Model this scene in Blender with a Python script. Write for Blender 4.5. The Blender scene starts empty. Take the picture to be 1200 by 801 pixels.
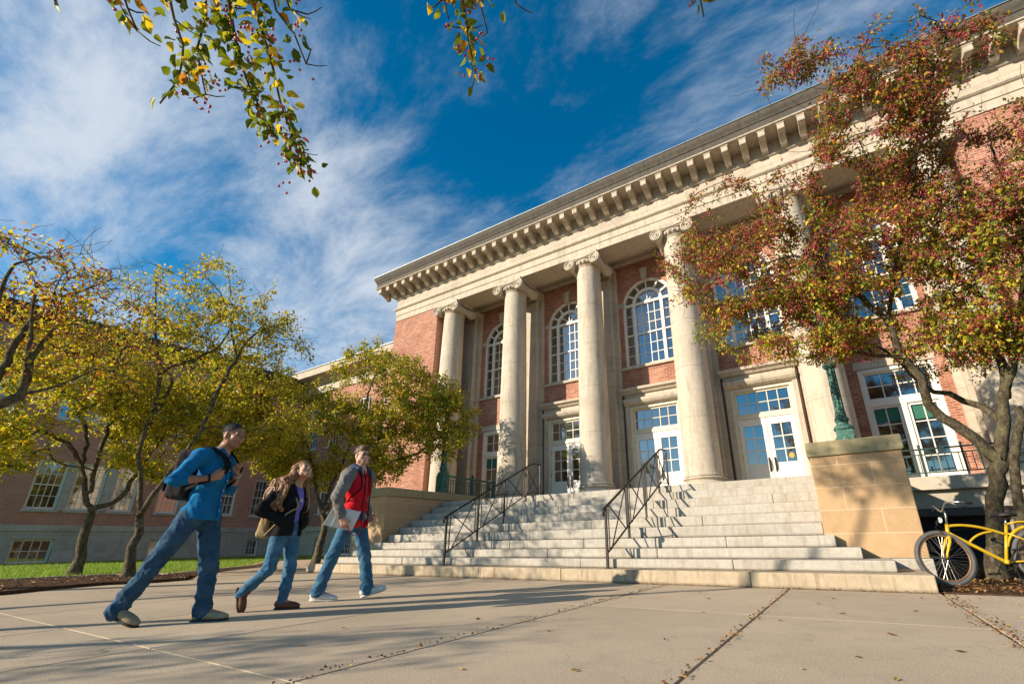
import bpy, math, random
import numpy as np
from mathutils import Vector, Matrix, noise as mnoise
R = math.radians
PI = math.pi
random.seed(7)
rng = np.random.default_rng(11)
SC = bpy.context.scene
COL = SC.collection

# ------------------------------------------------------------------ camera
cd = bpy.data.cameras.new('camera')
cam = bpy.data.objects.new('camera', cd)
COL.objects.link(cam)
cd.sensor_width = 36.0
cd.lens = 16.03
cd.shift_x = -0.0497
cd.shift_y = 0.0327
cd.clip_start = 0.05
cd.clip_end = 2000
cam.matrix_world = Matrix(((0.857343, 0.187112, 0.479534, 0.0000),
    (0.514530, -0.284489, -0.808904, 0.0000),
    (-0.014934, 0.940242, -0.340179, 0.6300),
    (0.000000, 0.000000, 0.000000, 1.0000)))
SC.camera = cam

# ------------------------------------------------------------------ light
SUN = Vector((0.75, 1.0, -0.48)).normalized()          # the way the light travels
world = bpy.data.worlds.new('World')
SC.world = world
world.use_nodes = True
SC.view_settings.view_transform = 'Standard'
SC.view_settings.look = 'None'
SC.view_settings.exposure = 0.68
SC.view_settings.gamma = 1.0
SC.view_settings.use_curve_mapping = False
sd = bpy.data.lights.new('sun', 'SUN')
sd.energy = 5.0
sd.angle = R(0.5)
sd.color = (1.0, 0.875, 0.705)
sun = bpy.data.objects.new('sun', sd)
COL.objects.link(sun)
sun.rotation_euler = SUN.to_track_quat('-Z', 'Y').to_euler()
SUN_ELEV = math.asin(-SUN.z)
SUN_ROT = math.atan2(-SUN.x, -SUN.y)
SC.cycles.max_bounces = 6
SC.cycles.diffuse_bounces = 3
SC.cycles.glossy_bounces = 3
SC.cycles.transmission_bounces = 3
SC.cycles.transparent_max_bounces = 4
SC.cycles.caustics_reflective = False
SC.cycles.caustics_refractive = False
SC.cycles.use_denoising = True


class NT:
    """small wrapper for building node trees"""
    def __init__(s, tree):
        s.t = tree; tree.nodes.clear()
    def n(s, kind, ins=None, **kw):
        nd = s.t.nodes.new(kind)
        for k, v in kw.items():
            setattr(nd, k, v)
        for k, v in (ins or {}).items():
            sock = nd.inputs[k]
            if isinstance(v, bpy.types.NodeSocket):
                s.t.links.new(v, sock)
            else:
                sock.default_value = v
        return nd
    def math(s, op, a, b=None, clamp=False):
        nd = s.n('ShaderNodeMath', operation=op, use_clamp=clamp)
        for i, v in enumerate((a, b)):
            if v is None: continue
            if isinstance(v, bpy.types.NodeSocket): s.t.links.new(v, nd.inputs[i])
            else: nd.inputs[i].default_value = v
        return nd.outputs[0]
    def ramp(s, fac, stops, interp='LINEAR'):
        nd = s.n('ShaderNodeValToRGB', {'Fac': fac})
        nd.color_ramp.interpolation = interp
        e = nd.color_ramp.elements
        while len(e) < len(stops): e.new(0.5)
        for el, (p, c) in zip(e, stops):
            el.position = p
            el.color = (*c, 1) if len(c) == 3 else c
        return nd.outputs[0]
    def mix(s, fac, a, b, mode='MIX'):
        nd = s.n('ShaderNodeMix', data_type='RGBA', blend_type=mode)
        for k, v in ((0, fac), (6, a), (7, b)):
            if isinstance(v, bpy.types.NodeSocket): s.t.links.new(v, nd.inputs[k])
            else: nd.inputs[k].default_value = v if k == 0 else (*v, 1)
        return nd.outputs[2]
    def noise(s, vec, scale, detail=4, rough=.55, dist=0.0):
        return s.n('ShaderNodeTexNoise', {'Vector': vec, 'Scale': scale, 'Detail': detail, 'Roughness': rough, 'Distortion': dist}).outputs['Fac']


def build_sky():
    nt = NT(world.node_tree)
    sky = nt.n('ShaderNodeTexSky', sky_type='NISHITA', sun_disc=False, sun_elevation=SUN_ELEV,
               sun_rotation=SUN_ROT, altitude=300, air_density=1.0, dust_density=0.2, ozone_density=2.2)
    hs = nt.n('ShaderNodeHueSaturation', {'Color': sky.outputs[0], 'Saturation': 1.55, 'Value': 1.30, 'Hue': .490})
    geo = nt.n('ShaderNodeTexCoord').outputs['Generated']
    sep = nt.n('ShaderNodeSeparateXYZ', {0: geo})
    zc = nt.math('ADD', nt.math('MAXIMUM', sep.outputs[2], 0.0), 0.16)
    u = nt.math('DIVIDE', sep.outputs[0], zc)
    v = nt.math('DIVIDE', sep.outputs[1], zc)
    uv = nt.n('ShaderNodeCombineXYZ', {0: u, 1: v, 2: 0.0}).outputs[0]
    # cirrus: stretched streaks over broad veils
    mp = nt.n('ShaderNodeMapping', {'Vector': uv, 'Rotation': (0, 0, R(CIR_ROT)), 'Scale': (0.62, 1.15, 1), 'Location': CIR_LOC})
    veil = nt.noise(mp.outputs[0], 0.85, 4, .5, .2)
    mp2 = nt.n('ShaderNodeMapping', {'Vector': uv, 'Rotation': (0, 0, R(CIR_ROT + 8)), 'Scale': (0.85, 1.75, 1), 'Location': (1.7, 0.4, 0)})
    streak = nt.noise(mp2.outputs[0], 1.7, 11, .66, .3)
    # more veil towards the west side of the sky, clear to the north-east
    side = nt.math('ADD', nt.math('MULTIPLY', u, -0.085), nt.math('MULTIPLY', v, -0.015))
    f = nt.math('ADD', nt.math('ADD', nt.math('MULTIPLY', veil, 0.66), nt.math('MULTIPLY', streak, 0.98)), side)
    f = nt.math('SUBTRACT', f, nt.math('MULTIPLY', nt.math('MAXIMUM', nt.math('SUBTRACT', 0.55, sep.outputs[2]), 0.0), 0.40))
    a = nt.n('ShaderNodeMapRange', {'Value': f, 'From Min': 0.735, 'From Max': 1.12, 'To Min': 0.0, 'To Max': 0.92}, interpolation_type='SMOOTHSTEP')
    c = nt.mix(a.outputs[0], hs.outputs[0], CLOUD_C)
    bg = nt.n('ShaderNodeBackground', {'Color': c, 'Strength': 0.078})
    out = nt.n('ShaderNodeOutputWorld', {'Surface': bg.outputs[0]})
CIR_ROT = 35.0
CIR_LOC = (0.35, 0.1, 0)
CLOUD_C = (5.6, 6.1, 6.8)
build_sky()

# ------------------------------------------------------------------ materials
MATS = {}
def new_mat(name):
    m = bpy.data.materials.new(name); m.use_nodes = True
    MATS[name] = m
    return m, NT(m.node_tree)
def finish(nt, color, rough=.8, bump=None, bstr=.3, bdist=.01, spec=.3, **kw):
    ins = {'Base Color': color if isinstance(color, bpy.types.NodeSocket) else (*color, 1), 'Roughness': rough, 'Specular IOR Level': spec}
    ins.update(kw)
    b = nt.n('ShaderNodeBsdfPrincipled', ins)
    if bump is not None:
        bp = nt.n('ShaderNodeBump', {'Height': bump, 'Strength': bstr, 'Distance': bdist})
        nt.t.links.new(bp.outputs[0], b.inputs['Normal'])
    nt.n('ShaderNodeOutputMaterial', {'Surface': b.outputs[0]})
    return b
def objco(nt):
    return nt.n('ShaderNodeTexCoord').outputs['Object']
def posco(nt):
    return nt.n('ShaderNodeNewGeometry').outputs['Position']
def plane_uv(nt, co, mode):
    s = nt.n('ShaderNodeSeparateXYZ', {0: co})
    a = s.outputs[0] if mode == 'X' else s.outputs[1]
    return nt.n('ShaderNodeCombineXYZ', {0: a, 1: s.outputs[2], 2: 0.0}).outputs[0]

def brick_mat(name, mode, c1, c2, mortar, dark=1.0):
    m, nt = new_mat(name)
    co = posco(nt); uv = plane_uv(nt, co, mode)
    br = nt.n('ShaderNodeTexBrick', {'Vector': uv, 'Color1': (*c1, 1), 'Color2': (*c2, 1), 'Mortar': (*mortar, 1), 'Scale': 1.0,
              'Mortar Size': 0.009, 'Mortar Smooth': .3, 'Bias': -.1, 'Brick Width': .215, 'Row Height': .074}, offset=.5)
    big = nt.noise(co, 1.3, 4)
    fine = nt.noise(co, 30, 3)
    c = nt.mix(nt.ramp(big, [(.35, (0, 0, 0)), (.7, (.45, .45, .45))]), br.outputs['Color'], (c1[0]*.72, c1[1]*.7, c1[2]*.7))
    c = nt.mix(.25, c, nt.ramp(fine, [(.3, (.25, .25, .25)), (.7, (.85, .85, .85))]), 'OVERLAY')
    h = nt.math('ADD', nt.math('MULTIPLY', br.outputs['Fac'], -1.0), nt.math('MULTIPLY', fine, .35))
    finish(nt, c, .88, h, .55, .008, .2)
    return m

def stone_mat(name, base, var, stain, scale=1.0, joints=None, rough=.82, mode='X', streak=.35, jcol=None, foot=False):
    m, nt = new_mat(name)
    co = posco(nt)
    big = nt.noise(co, .9*scale, 5, .6)
    med = nt.noise(co, 7*scale, 6, .65)
    fine = nt.noise(co, 90*scale, 3, .6)
    s = nt.n('ShaderNodeMapping', {'Vector': co, 'Scale': (5, 5, .55)})
    st = nt.noise(s.outputs[0], 1.6*scale, 5, .6)
    c = nt.mix(nt.ramp(med, [(.3, (0, 0, 0)), (.72, (1, 1, 1))]), base, var)
    c = nt.mix(nt.math('MULTIPLY', nt.ramp(st, [(.5, (0, 0, 0)), (.8, (1, 1, 1))]), streak), c, stain)
    c = nt.mix(nt.math('MULTIPLY', nt.ramp(big, [(.48, (0, 0, 0)), (.75, (1, 1, 1))]), .35), c, stain)
    c = nt.mix(.22, c, nt.ramp(fine, [(.3, (.2, .2, .2)), (.7, (.85, .85, .85))]), 'OVERLAY')
    h = nt.math('ADD', nt.math('MULTIPLY', med, .5), nt.math('MULTIPLY', fine, .4))
    if joints:
        bw, rh, ms = joints
        uv = plane_uv(nt, co, mode)
        br = nt.n('ShaderNodeTexBrick', {'Vector': uv, 'Color1': (1, 1, 1, 1), 'Color2': (.86, .86, .86, 1), 'Mortar': (.5, .5, .5, 1),
                  'Scale': 1.0, 'Mortar Size': ms, 'Mortar Smooth': .2, 'Brick Width': bw, 'Row Height': rh}, offset=.5)
        c = nt.mix(1.0, c, br.outputs['Color'], 'MULTIPLY')
        if jcol: c = nt.mix(br.outputs['Fac'], c, jcol)
        h = nt.math('SUBTRACT', h, nt.math('MULTIPLY', br.outputs['Fac'], .8))
    if foot:                                                     # painted darker along the foot of each riser, to bring out the step edges
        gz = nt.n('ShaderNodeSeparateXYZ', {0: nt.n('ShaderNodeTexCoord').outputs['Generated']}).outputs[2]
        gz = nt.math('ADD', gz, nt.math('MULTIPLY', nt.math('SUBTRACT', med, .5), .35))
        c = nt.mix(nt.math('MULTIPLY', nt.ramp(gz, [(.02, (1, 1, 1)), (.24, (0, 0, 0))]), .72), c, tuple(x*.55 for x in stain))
    finish(nt, c, rough, h, .35, .008, .25)
    return m

def plain_mat(name, col, rough=.6, metal=0.0, var=.0, bscale=40, bstr=.15, spec=.4, vscale=8):
    m, nt = new_mat(name)
    co = objco(nt)
    n1 = nt.noise(co, vscale, 5)
    n2 = nt.noise(co, bscale, 3)
    c = nt.mix(nt.ramp(n1, [(.35, (0, 0, 0)), (.7, (1, 1, 1))]), tuple(x*(1-var) for x in col), tuple(min(1, x*(1+var)) for x in col))
    finish(nt, c, rough, n2, bstr, .004, spec, Metallic=metal)
    return m

brick_mat('brick_front', 'X', (.29, .098, .055), (.50, .215, .135), (.48, .39, .31))
brick_mat('brick_side', 'Y', (.46, .19, .13), (.54, .235, .165), (.55, .46, .38))
stone_mat('limestone', (.545, .47, .37), (.45, .38, .295), (.23, .195, .155), 1.0, streak=.8)
stone_mat('limestone_block', (.555, .48, .38), (.465, .39, .305), (.27, .235, .19), 1.0, (1.15, .62, .006))
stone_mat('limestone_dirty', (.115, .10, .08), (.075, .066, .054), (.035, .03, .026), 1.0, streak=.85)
stone_mat('wing_stone', (.56, .52, .47), (.44, .41, .37), (.17, .17, .13), 1.0, (1.5, .6, .007), mode='Y')
stone_mat('sandstone', (.44, .285, .15), (.50, .335, .185), (.32, .20, .105), 1.0, (.86, .335, .008), streak=.15, jcol=(.56, .40, .25))
stone_mat('sandstone_side', (.42, .28, .155), (.46, .32, .19), (.26, .18, .10), 1.0, (.95, .335, .008), mode='Y', streak=.2, jcol=(.5, .38, .24))
stone_mat('cap_stone', (.36, .30, .175), (.28, .235, .13), (.17, .15, .09), 1.2, streak=.5)
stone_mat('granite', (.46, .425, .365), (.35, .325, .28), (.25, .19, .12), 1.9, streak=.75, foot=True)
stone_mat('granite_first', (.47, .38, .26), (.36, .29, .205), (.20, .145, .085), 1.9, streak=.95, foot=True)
plain_mat('white_paint', (.74, .70, .62), .45, var=.04, bstr=.05)
plain_mat('grey_paint', (.42, .41, .39), .6, var=.1)
plain_mat('cream_paint', (.66, .59, .44), .5, var=.05, bstr=.05)
plain_mat('black_iron', (.022, .017, .015), .5, .3, .3)
plain_mat('green_bronze', (.055, .15, .12), .6, .2, .35, vscale=14)
plain_mat('dark_green_iron', (.03, .07, .06), .55, .3, .3)
plain_mat('brass', (.20, .13, .05), .35, .9)
plain_mat('roof_metal', (.30, .32, .30), .5, .5, .15)
plain_mat('void_dark', (.02, .02, .02), .9)
plain_mat('pumpkin_sticker', (.75, .30, .04), .6)
plain_mat('green_shade', (.02, .13, .085), .7)
plain_mat('lamp_glass', (.75, .74, .68), .25)

def glass_mat(name, col, rough=.04, wob=.02):
    m, nt = new_mat(name)
    co = posco(nt)
    n = nt.noise(co, 1.7, 2)
    b = finish(nt, col, rough, n, wob, .1, .5)
    b.inputs['IOR'].default_value = 3.2
    return m
glass_mat('glass', (.012, .016, .02))
glass_mat('glass_blinds', (.10, .09, .075), .06)


# ------------------------------------------------------------------ helpers
def tag(o, label=None, cat=None, group=None, kind=None):
    if label: o['label'] = label
    if cat: o['category'] = cat
    if group: o['group'] = group
    if kind: o['kind'] = kind
    return o
def thing(name, label, cat, loc=(0, 0, 0), rz=0.0, group=None):
    o = bpy.data.objects.new(name, None)
    o.location = loc; o.rotation_euler = (0, 0, rz); o.empty_display_size = .2
    COL.objects.link(o)
    return tag(o, label, cat, group)
def copy_tree(o, parent=None):
    c = o.copy(); COL.objects.link(c)
    if parent: c.parent = parent
    for ch in list(o.children):
        copy_tree(ch, c)
    return c

class MB:
    """collects verts and faces; build() links them as one mesh object"""
    def __init__(s):
        s.v = []; s.f = []; s.m = []
    def add(s, vs, fs, mi=0):
        b = len(s.v); s.v += [tuple(p) for p in vs]
        s.f += [tuple(b+i for i in f) for f in fs]; s.m += [mi]*len(fs)
        return s
    def box(s, x0, x1, y0, y1, z0, z1, mi=0):
        vs = [(x0, y0, z0), (x1, y0, z0), (x1, y1, z0), (x0, y1, z0), (x0, y0, z1), (x1, y0, z1), (x1, y1, z1), (x0, y1, z1)]
        return s.add(vs, [(0, 3, 2, 1), (4, 5, 6, 7), (0, 1, 5, 4), (1, 2, 6, 5), (2, 3, 7, 6), (3, 0, 4, 7)], mi)
    def quad(s, a, b, c, d, mi=0):
        return s.add([a, b, c, d], [(0, 1, 2, 3)], mi)
    def poly(s, pts, mi=0):
        return s.add(pts, [tuple(range(len(pts)))], mi)
    def prism_y(s, prof, x0, x1, mi=0):
        """profile of (y,z) points extruded along x"""
        n = len(prof)
        vs = [(x0, y, z) for y, z in prof] + [(x1, y, z) for y, z in prof]
        fs = [(i, (i+1) % n, n+(i+1) % n, n+i) for i in range(n)] + [tuple(range(n-1, -1, -1)), tuple(range(n, 2*n))]
        return s.add(vs, fs, mi)
    def prism_x(s, prof, y0, y1, mi=0):
        n = len(prof)
        vs = [(x, y0, z) for x, z in prof] + [(x, y1, z) for x, z in prof]
        fs = [((i+1) % n, i, n+i, n+(i+1) % n) for i in range(n)] + [tuple(range(n)), tuple(range(2*n-1, n-1, -1))]
        return s.add(vs, fs, mi)
    def prism_z(s, prof, z0, z1, mi=0):
        n = len(prof)
        vs = [(x, y, z0) for x, y in prof] + [(x, y, z1) for x, y in prof]
        fs = [(i, (i+1) % n, n+(i+1) % n, n+i) for i in range(n)] + [tuple(range(n-1, -1, -1)), tuple(range(n, 2*n))]
        return s.add(vs, fs, mi)
    def lathe(s, prof, cx, cy, seg=32, mi=0, cap=True):
        vs = []
        for r, z in prof:
            vs += [(cx+r*math.cos(2*PI*k/seg), cy+r*math.sin(2*PI*k/seg), z) for k in range(seg)]
        fs = []
        for j in range(len(prof)-1):
            for k in range(seg):
                a = j*seg+k; b = j*seg+(k+1) % seg
                fs.append((a, b, b+seg, a+seg))
        if cap:
            fs.append(tuple(range(seg-1, -1, -1))); fs.append(tuple(range((len(prof)-1)*seg, len(prof)*seg)))
        return s.add(vs, fs, mi)
    def tube(s, pts, rad, seg=8, mi=0, closed=False, cap=True):
        pts = [Vector(p) for p in pts]; n = len(pts)
        rs = rad if isinstance(rad, (list, tuple)) else [rad]*n
        vs = []; up = None
        for i, p in enumerate(pts):
            if closed: t = pts[(i+1) % n]-pts[i-1]
            else: t = pts[min(i+1, n-1)]-pts[max(i-1, 0)]
            t.normalize()
            if up is None:
                up = Vector((0, 0, 1)) if abs(t.z) < .9 else Vector((1, 0, 0))
            a = up-t*up.dot(t)
            if a.length < 1e-5: a = t.orthogonal()
            a.normalize(); b = t.cross(a); up = a
            for k in range(seg):
                w = 2*PI*k/seg
                vs.append(p+(a*math.cos(w)+b*math.sin(w))*rs[i])
        fs = []
        for i in range(n if closed else n-1):
            j = (i+1) % n
            for k in range(seg):
                k2 = (k+1) % seg
                fs.append((i*seg+k, i*seg+k2, j*seg+k2, j*seg+k))
        if cap and not closed:
            fs.append(tuple(range(seg-1, -1, -1))); fs.append(tuple(range((n-1)*seg, n*seg)))
        return s.add(vs, fs, mi)
    def bar(s, a, b, w, h=None, mi=0):
        """square bar between two points"""
        a = Vector(a); b = Vector(b); t = (b-a).normalized(); h = h or w
        up = Vector((0, 0, 1)) if abs(t.z) < .95 else Vector((0, 1, 0))
        x = t.cross(up).normalized()*(w/2); y = t.cross(x).normalized()*(h/2)
        vs = [p+sx*x+sy*y for p in (a, b) for sx, sy in ((-1, -1), (1, -1), (1, 1), (-1, 1))]
        return s.add(vs, [(0, 1, 2, 3), (7, 6, 5, 4), (0, 4, 5, 1), (1, 5, 6, 2), (2, 6, 7, 3), (3, 7, 4, 0)], mi)
    def ball(s, c, r, seg=12, rings=8, mi=0, sc=(1, 1, 1)):
        vs = [(c[0], c[1], c[2]+r*sc[2])]
        for j in range(1, rings):
            t = PI*j/rings
            vs += [(c[0]+r*sc[0]*math.sin(t)*math.cos(2*PI*k/seg), c[1]+r*sc[1]*math.sin(t)*math.sin(2*PI*k/seg), c[2]+r*sc[2]*math.cos(t)) for k in range(seg)]
        vs.append((c[0], c[1], c[2]-r*sc[2]))
        fs = [(0, 1+k, 1+(k+1) % seg) for k in range(seg)]
        for j in range(rings-2):
            for k in range(seg):
                a = 1+j*seg+k; b = 1+j*seg+(k+1) % seg
                fs.append((a, a+seg, b+seg, b))
        L = len(vs)-1; o = 1+(rings-2)*seg
        fs += [(L, o+(k+1) % seg, o+k) for k in range(seg)]
        return s.add(vs, fs, mi)
    def build(s, name, mat, parent=None, smooth=False, bevel=0, kind=None, autos=None):
        me = bpy.data.meshes.new(name)
        me.from_pydata(s.v, [], s.f)
        for mm in (mat if isinstance(mat, (list, tuple)) else [mat]):
            me.materials.append(MATS[mm])
        if any(s.m): me.polygons.foreach_set('material_index', s.m)
        if smooth or autos:
            me.polygons.foreach_set('use_smooth', [True]*len(me.polygons))
            if autos:
                me.set_sharp_from_angle(angle=R(autos))
        me.update()
        o = bpy.data.objects.new(name, me); COL.objects.link(o)
        if parent: o.parent = parent
        if kind: o['kind'] = kind
        if bevel:
            b = o.modifiers.new('bevel', 'BEVEL'); b.width = bevel; b.segments = 2; b.limit_method = 'ANGLE'; b.angle_limit = R(40)
        return o

def mesh_np(name, verts, faces, mat, parent=None, smooth=False, kind=None):
    """fast mesh from numpy arrays; faces (n,3) or (n,4)"""
    me = bpy.data.meshes.new(name)
    verts = np.asarray(verts, np.float32); faces = np.asarray(faces, np.int32)
    k = faces.shape[1]
    me.vertices.add(len(verts)); me.vertices.foreach_set('co', verts.ravel())
    me.loops.add(faces.size); me.loops.foreach_set('vertex_index', faces.ravel())
    me.polygons.add(len(faces)); me.polygons.foreach_set('loop_start', np.arange(0, faces.size, k, dtype=np.int32))
    me.polygons.foreach_set('loop_total', np.full(len(faces), k, np.int32))
    if smooth: me.polygons.foreach_set('use_smooth', np.ones(len(faces), bool))
    me.materials.append(MATS[mat]); me.update(calc_edges=True)
    o = bpy.data.objects.new(name, me); COL.objects.link(o)
    if parent: o.parent = parent
    if kind: o['kind'] = kind
    return o

# ------------------------------------------------------------------ dimensions
CX = -5.40                                   # axis of the portico
COLS = [CX + k*3.68 for k in (-2.5, -1.5, -.5, .5, 1.5, 2.5)]
YC, YW, YF = 14.4, 15.8, 13.9                # column axis, wall behind, face of the entablature
PORCH = 1.90
Y1, TREAD, RISE, R1 = 7.05, 0.36, 0.1744, 0.20
LAND = R1 + 9*RISE

class Wall:
    """maps (along, depth inwards, height) on a wall facing -Y or +X into the world"""
    def __init__(s, kind, pos): s.k = kind; s.p = pos
    def P(s, a, d, z):
        return (a, s.p+d, z) if s.k == 'front' else (s.p-d, a, z)
    def box(s, mb, a0, a1, d0, d1, z0, z1, mi=0):
        p = s.P(a0, d0, z0); q = s.P(a1, d1, z1)
        return mb.box(min(p[0], q[0]), max(p[0], q[0]), min(p[1], q[1]), max(p[1], q[1]), z0, z1, mi)

def arch_top(o, a):
    c = (o[0]+o[1])/2; h = (o[1]-o[0])/2
    return o[3] + math.sqrt(max(0, h*h-(a-c)**2))
def wall_panel(mb, W, a0, a1, z0, z1, ops, depth=.25):
    """wall face with openings (a0,a1,z0,zspring/top,arched) and their reveals"""
    xs = {a0, a1}
    for o in ops:
        if o[4]:
            c = (o[0]+o[1])/2; h = (o[1]-o[0])/2
            xs |= {c-h*math.cos(PI*k/20) for k in range(21)}
        else: xs |= {o[0], o[1]}
    xs = sorted(x for x in xs if a0-1e-6 <= x <= a1+1e-6)
    for xa, xb in zip(xs, xs[1:]):
        if xb-xa < 1e-5: continue
        m = (xa+xb)/2
        cuts = []
        for o in ops:
            if o[0] < m < o[1]:
                t = (arch_top(o, xa), arch_top(o, xb)) if o[4] else (o[3], o[3])
                cuts.append((o[2], t))
        cuts.sort(); lo = (z0, z0)
        for zb, t in cuts:
            mb.quad(W.P(xa, 0, lo[0]), W.P(xb, 0, lo[1]), W.P(xb, 0, zb), W.P(xa, 0, zb))
            lo = t
        mb.quad(W.P(xa, 0, lo[0]), W.P(xb, 0, lo[1]), W.P(xb, 0, z1), W.P(xa, 0, z1))
    for o in ops:
        zt = o[3]
        for a in (o[0], o[1]):
            mb.quad(W.P(a, 0, o[2]), W.P(a, depth, o[2]), W.P(a, depth, zt), W.P(a, 0, zt))
        mb.quad(W.P(o[0], 0, o[2]), W.P(o[1], 0, o[2]), W.P(o[1], depth, o[2]), W.P(o[0], depth, o[2]))
        if o[4]:
            c = (o[0]+o[1])/2; h = (o[1]-o[0])/2
            for k in range(20):
                p = [(c-h*math.cos(PI*j/20), zt+h*math.sin(PI*j/20)) for j in (k, k+1)]
                mb.quad(W.P(p[0][0], 0, p[0][1]), W.P(p[1][0], 0, p[1][1]), W.P(p[1][0], depth, p[1][1]), W.P(p[0][0], depth, p[0][1]))
        else:
            mb.quad(W.P(o[0], 0, zt), W.P(o[1], 0, zt), W.P(o[1], depth, zt), W.P(o[0], depth, zt))

def muntins(mb, W, a0, a1, z0, z1, nx, nz, d0, w=.028, t=.025):
    for i in range(1, nx):
        a = a0+(a1-a0)*i/nx; W.box(mb, a-w/2, a+w/2, d0, d0+t, z0, z1)
    for j in range(1, nz):
        z = z0+(z1-z0)*j/nz; W.box(mb, a0, a1, d0+.003, d0+t-.003, z-w/2, z+w/2)
def frame_ring(mb, W, a0, a1, z0, z1, w, d0, d1, bottom=True):
    W.box(mb, a0, a0+w, d0, d1, z0, z1); W.box(mb, a1-w, a1, d0, d1, z0, z1)
    W.box(mb, a0+w, a1-w, d0, d1, z1-w, z1)
    if bottom: W.box(mb, a0+w, a1-w, d0, d1, z0, z0+w)

def sash_window(W, a0, a1, z0, z1, nx, nz, parent, fw=.07, rec=.1, paint='white_paint', sill='wing_stone', glass='glass', name='window', sash=True):
    fr = MB(); frame_ring(fr, W, a0, a1, z0, z1, fw, rec, rec+.1)
    b0, b1, c0, c1 = a0+fw, a1-fw, z0+fw, z1-fw
    frame_ring(fr, W, b0, b1, c0, c1, .04, rec+.03, rec+.08)
    if sash:
        zm = (c0+c1)/2; W.box(fr, b0+.04, b1-.04, rec+.028, rec+.08, zm-.025, zm+.025)
    muntins(fr, W, b0+.04, b1-.04, c0+.04, c1-.04, nx, nz, rec+.045)
    o = fr.build(name, paint, parent)
    g = MB(); g.quad(W.P(b0, rec+.065, c0), W.P(b1, rec+.065, c0), W.P(b1, rec+.065, c1), W.P(b0, rec+.065, c1)); g.build('glass', glass, o)
    if sill:
        s = MB(); W.box(s, a0-.06, a1+.06, -.07, rec+.02, z0-.11, z0-.003); s.build('sill', sill, o, bevel=.008)
    return o

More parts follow.
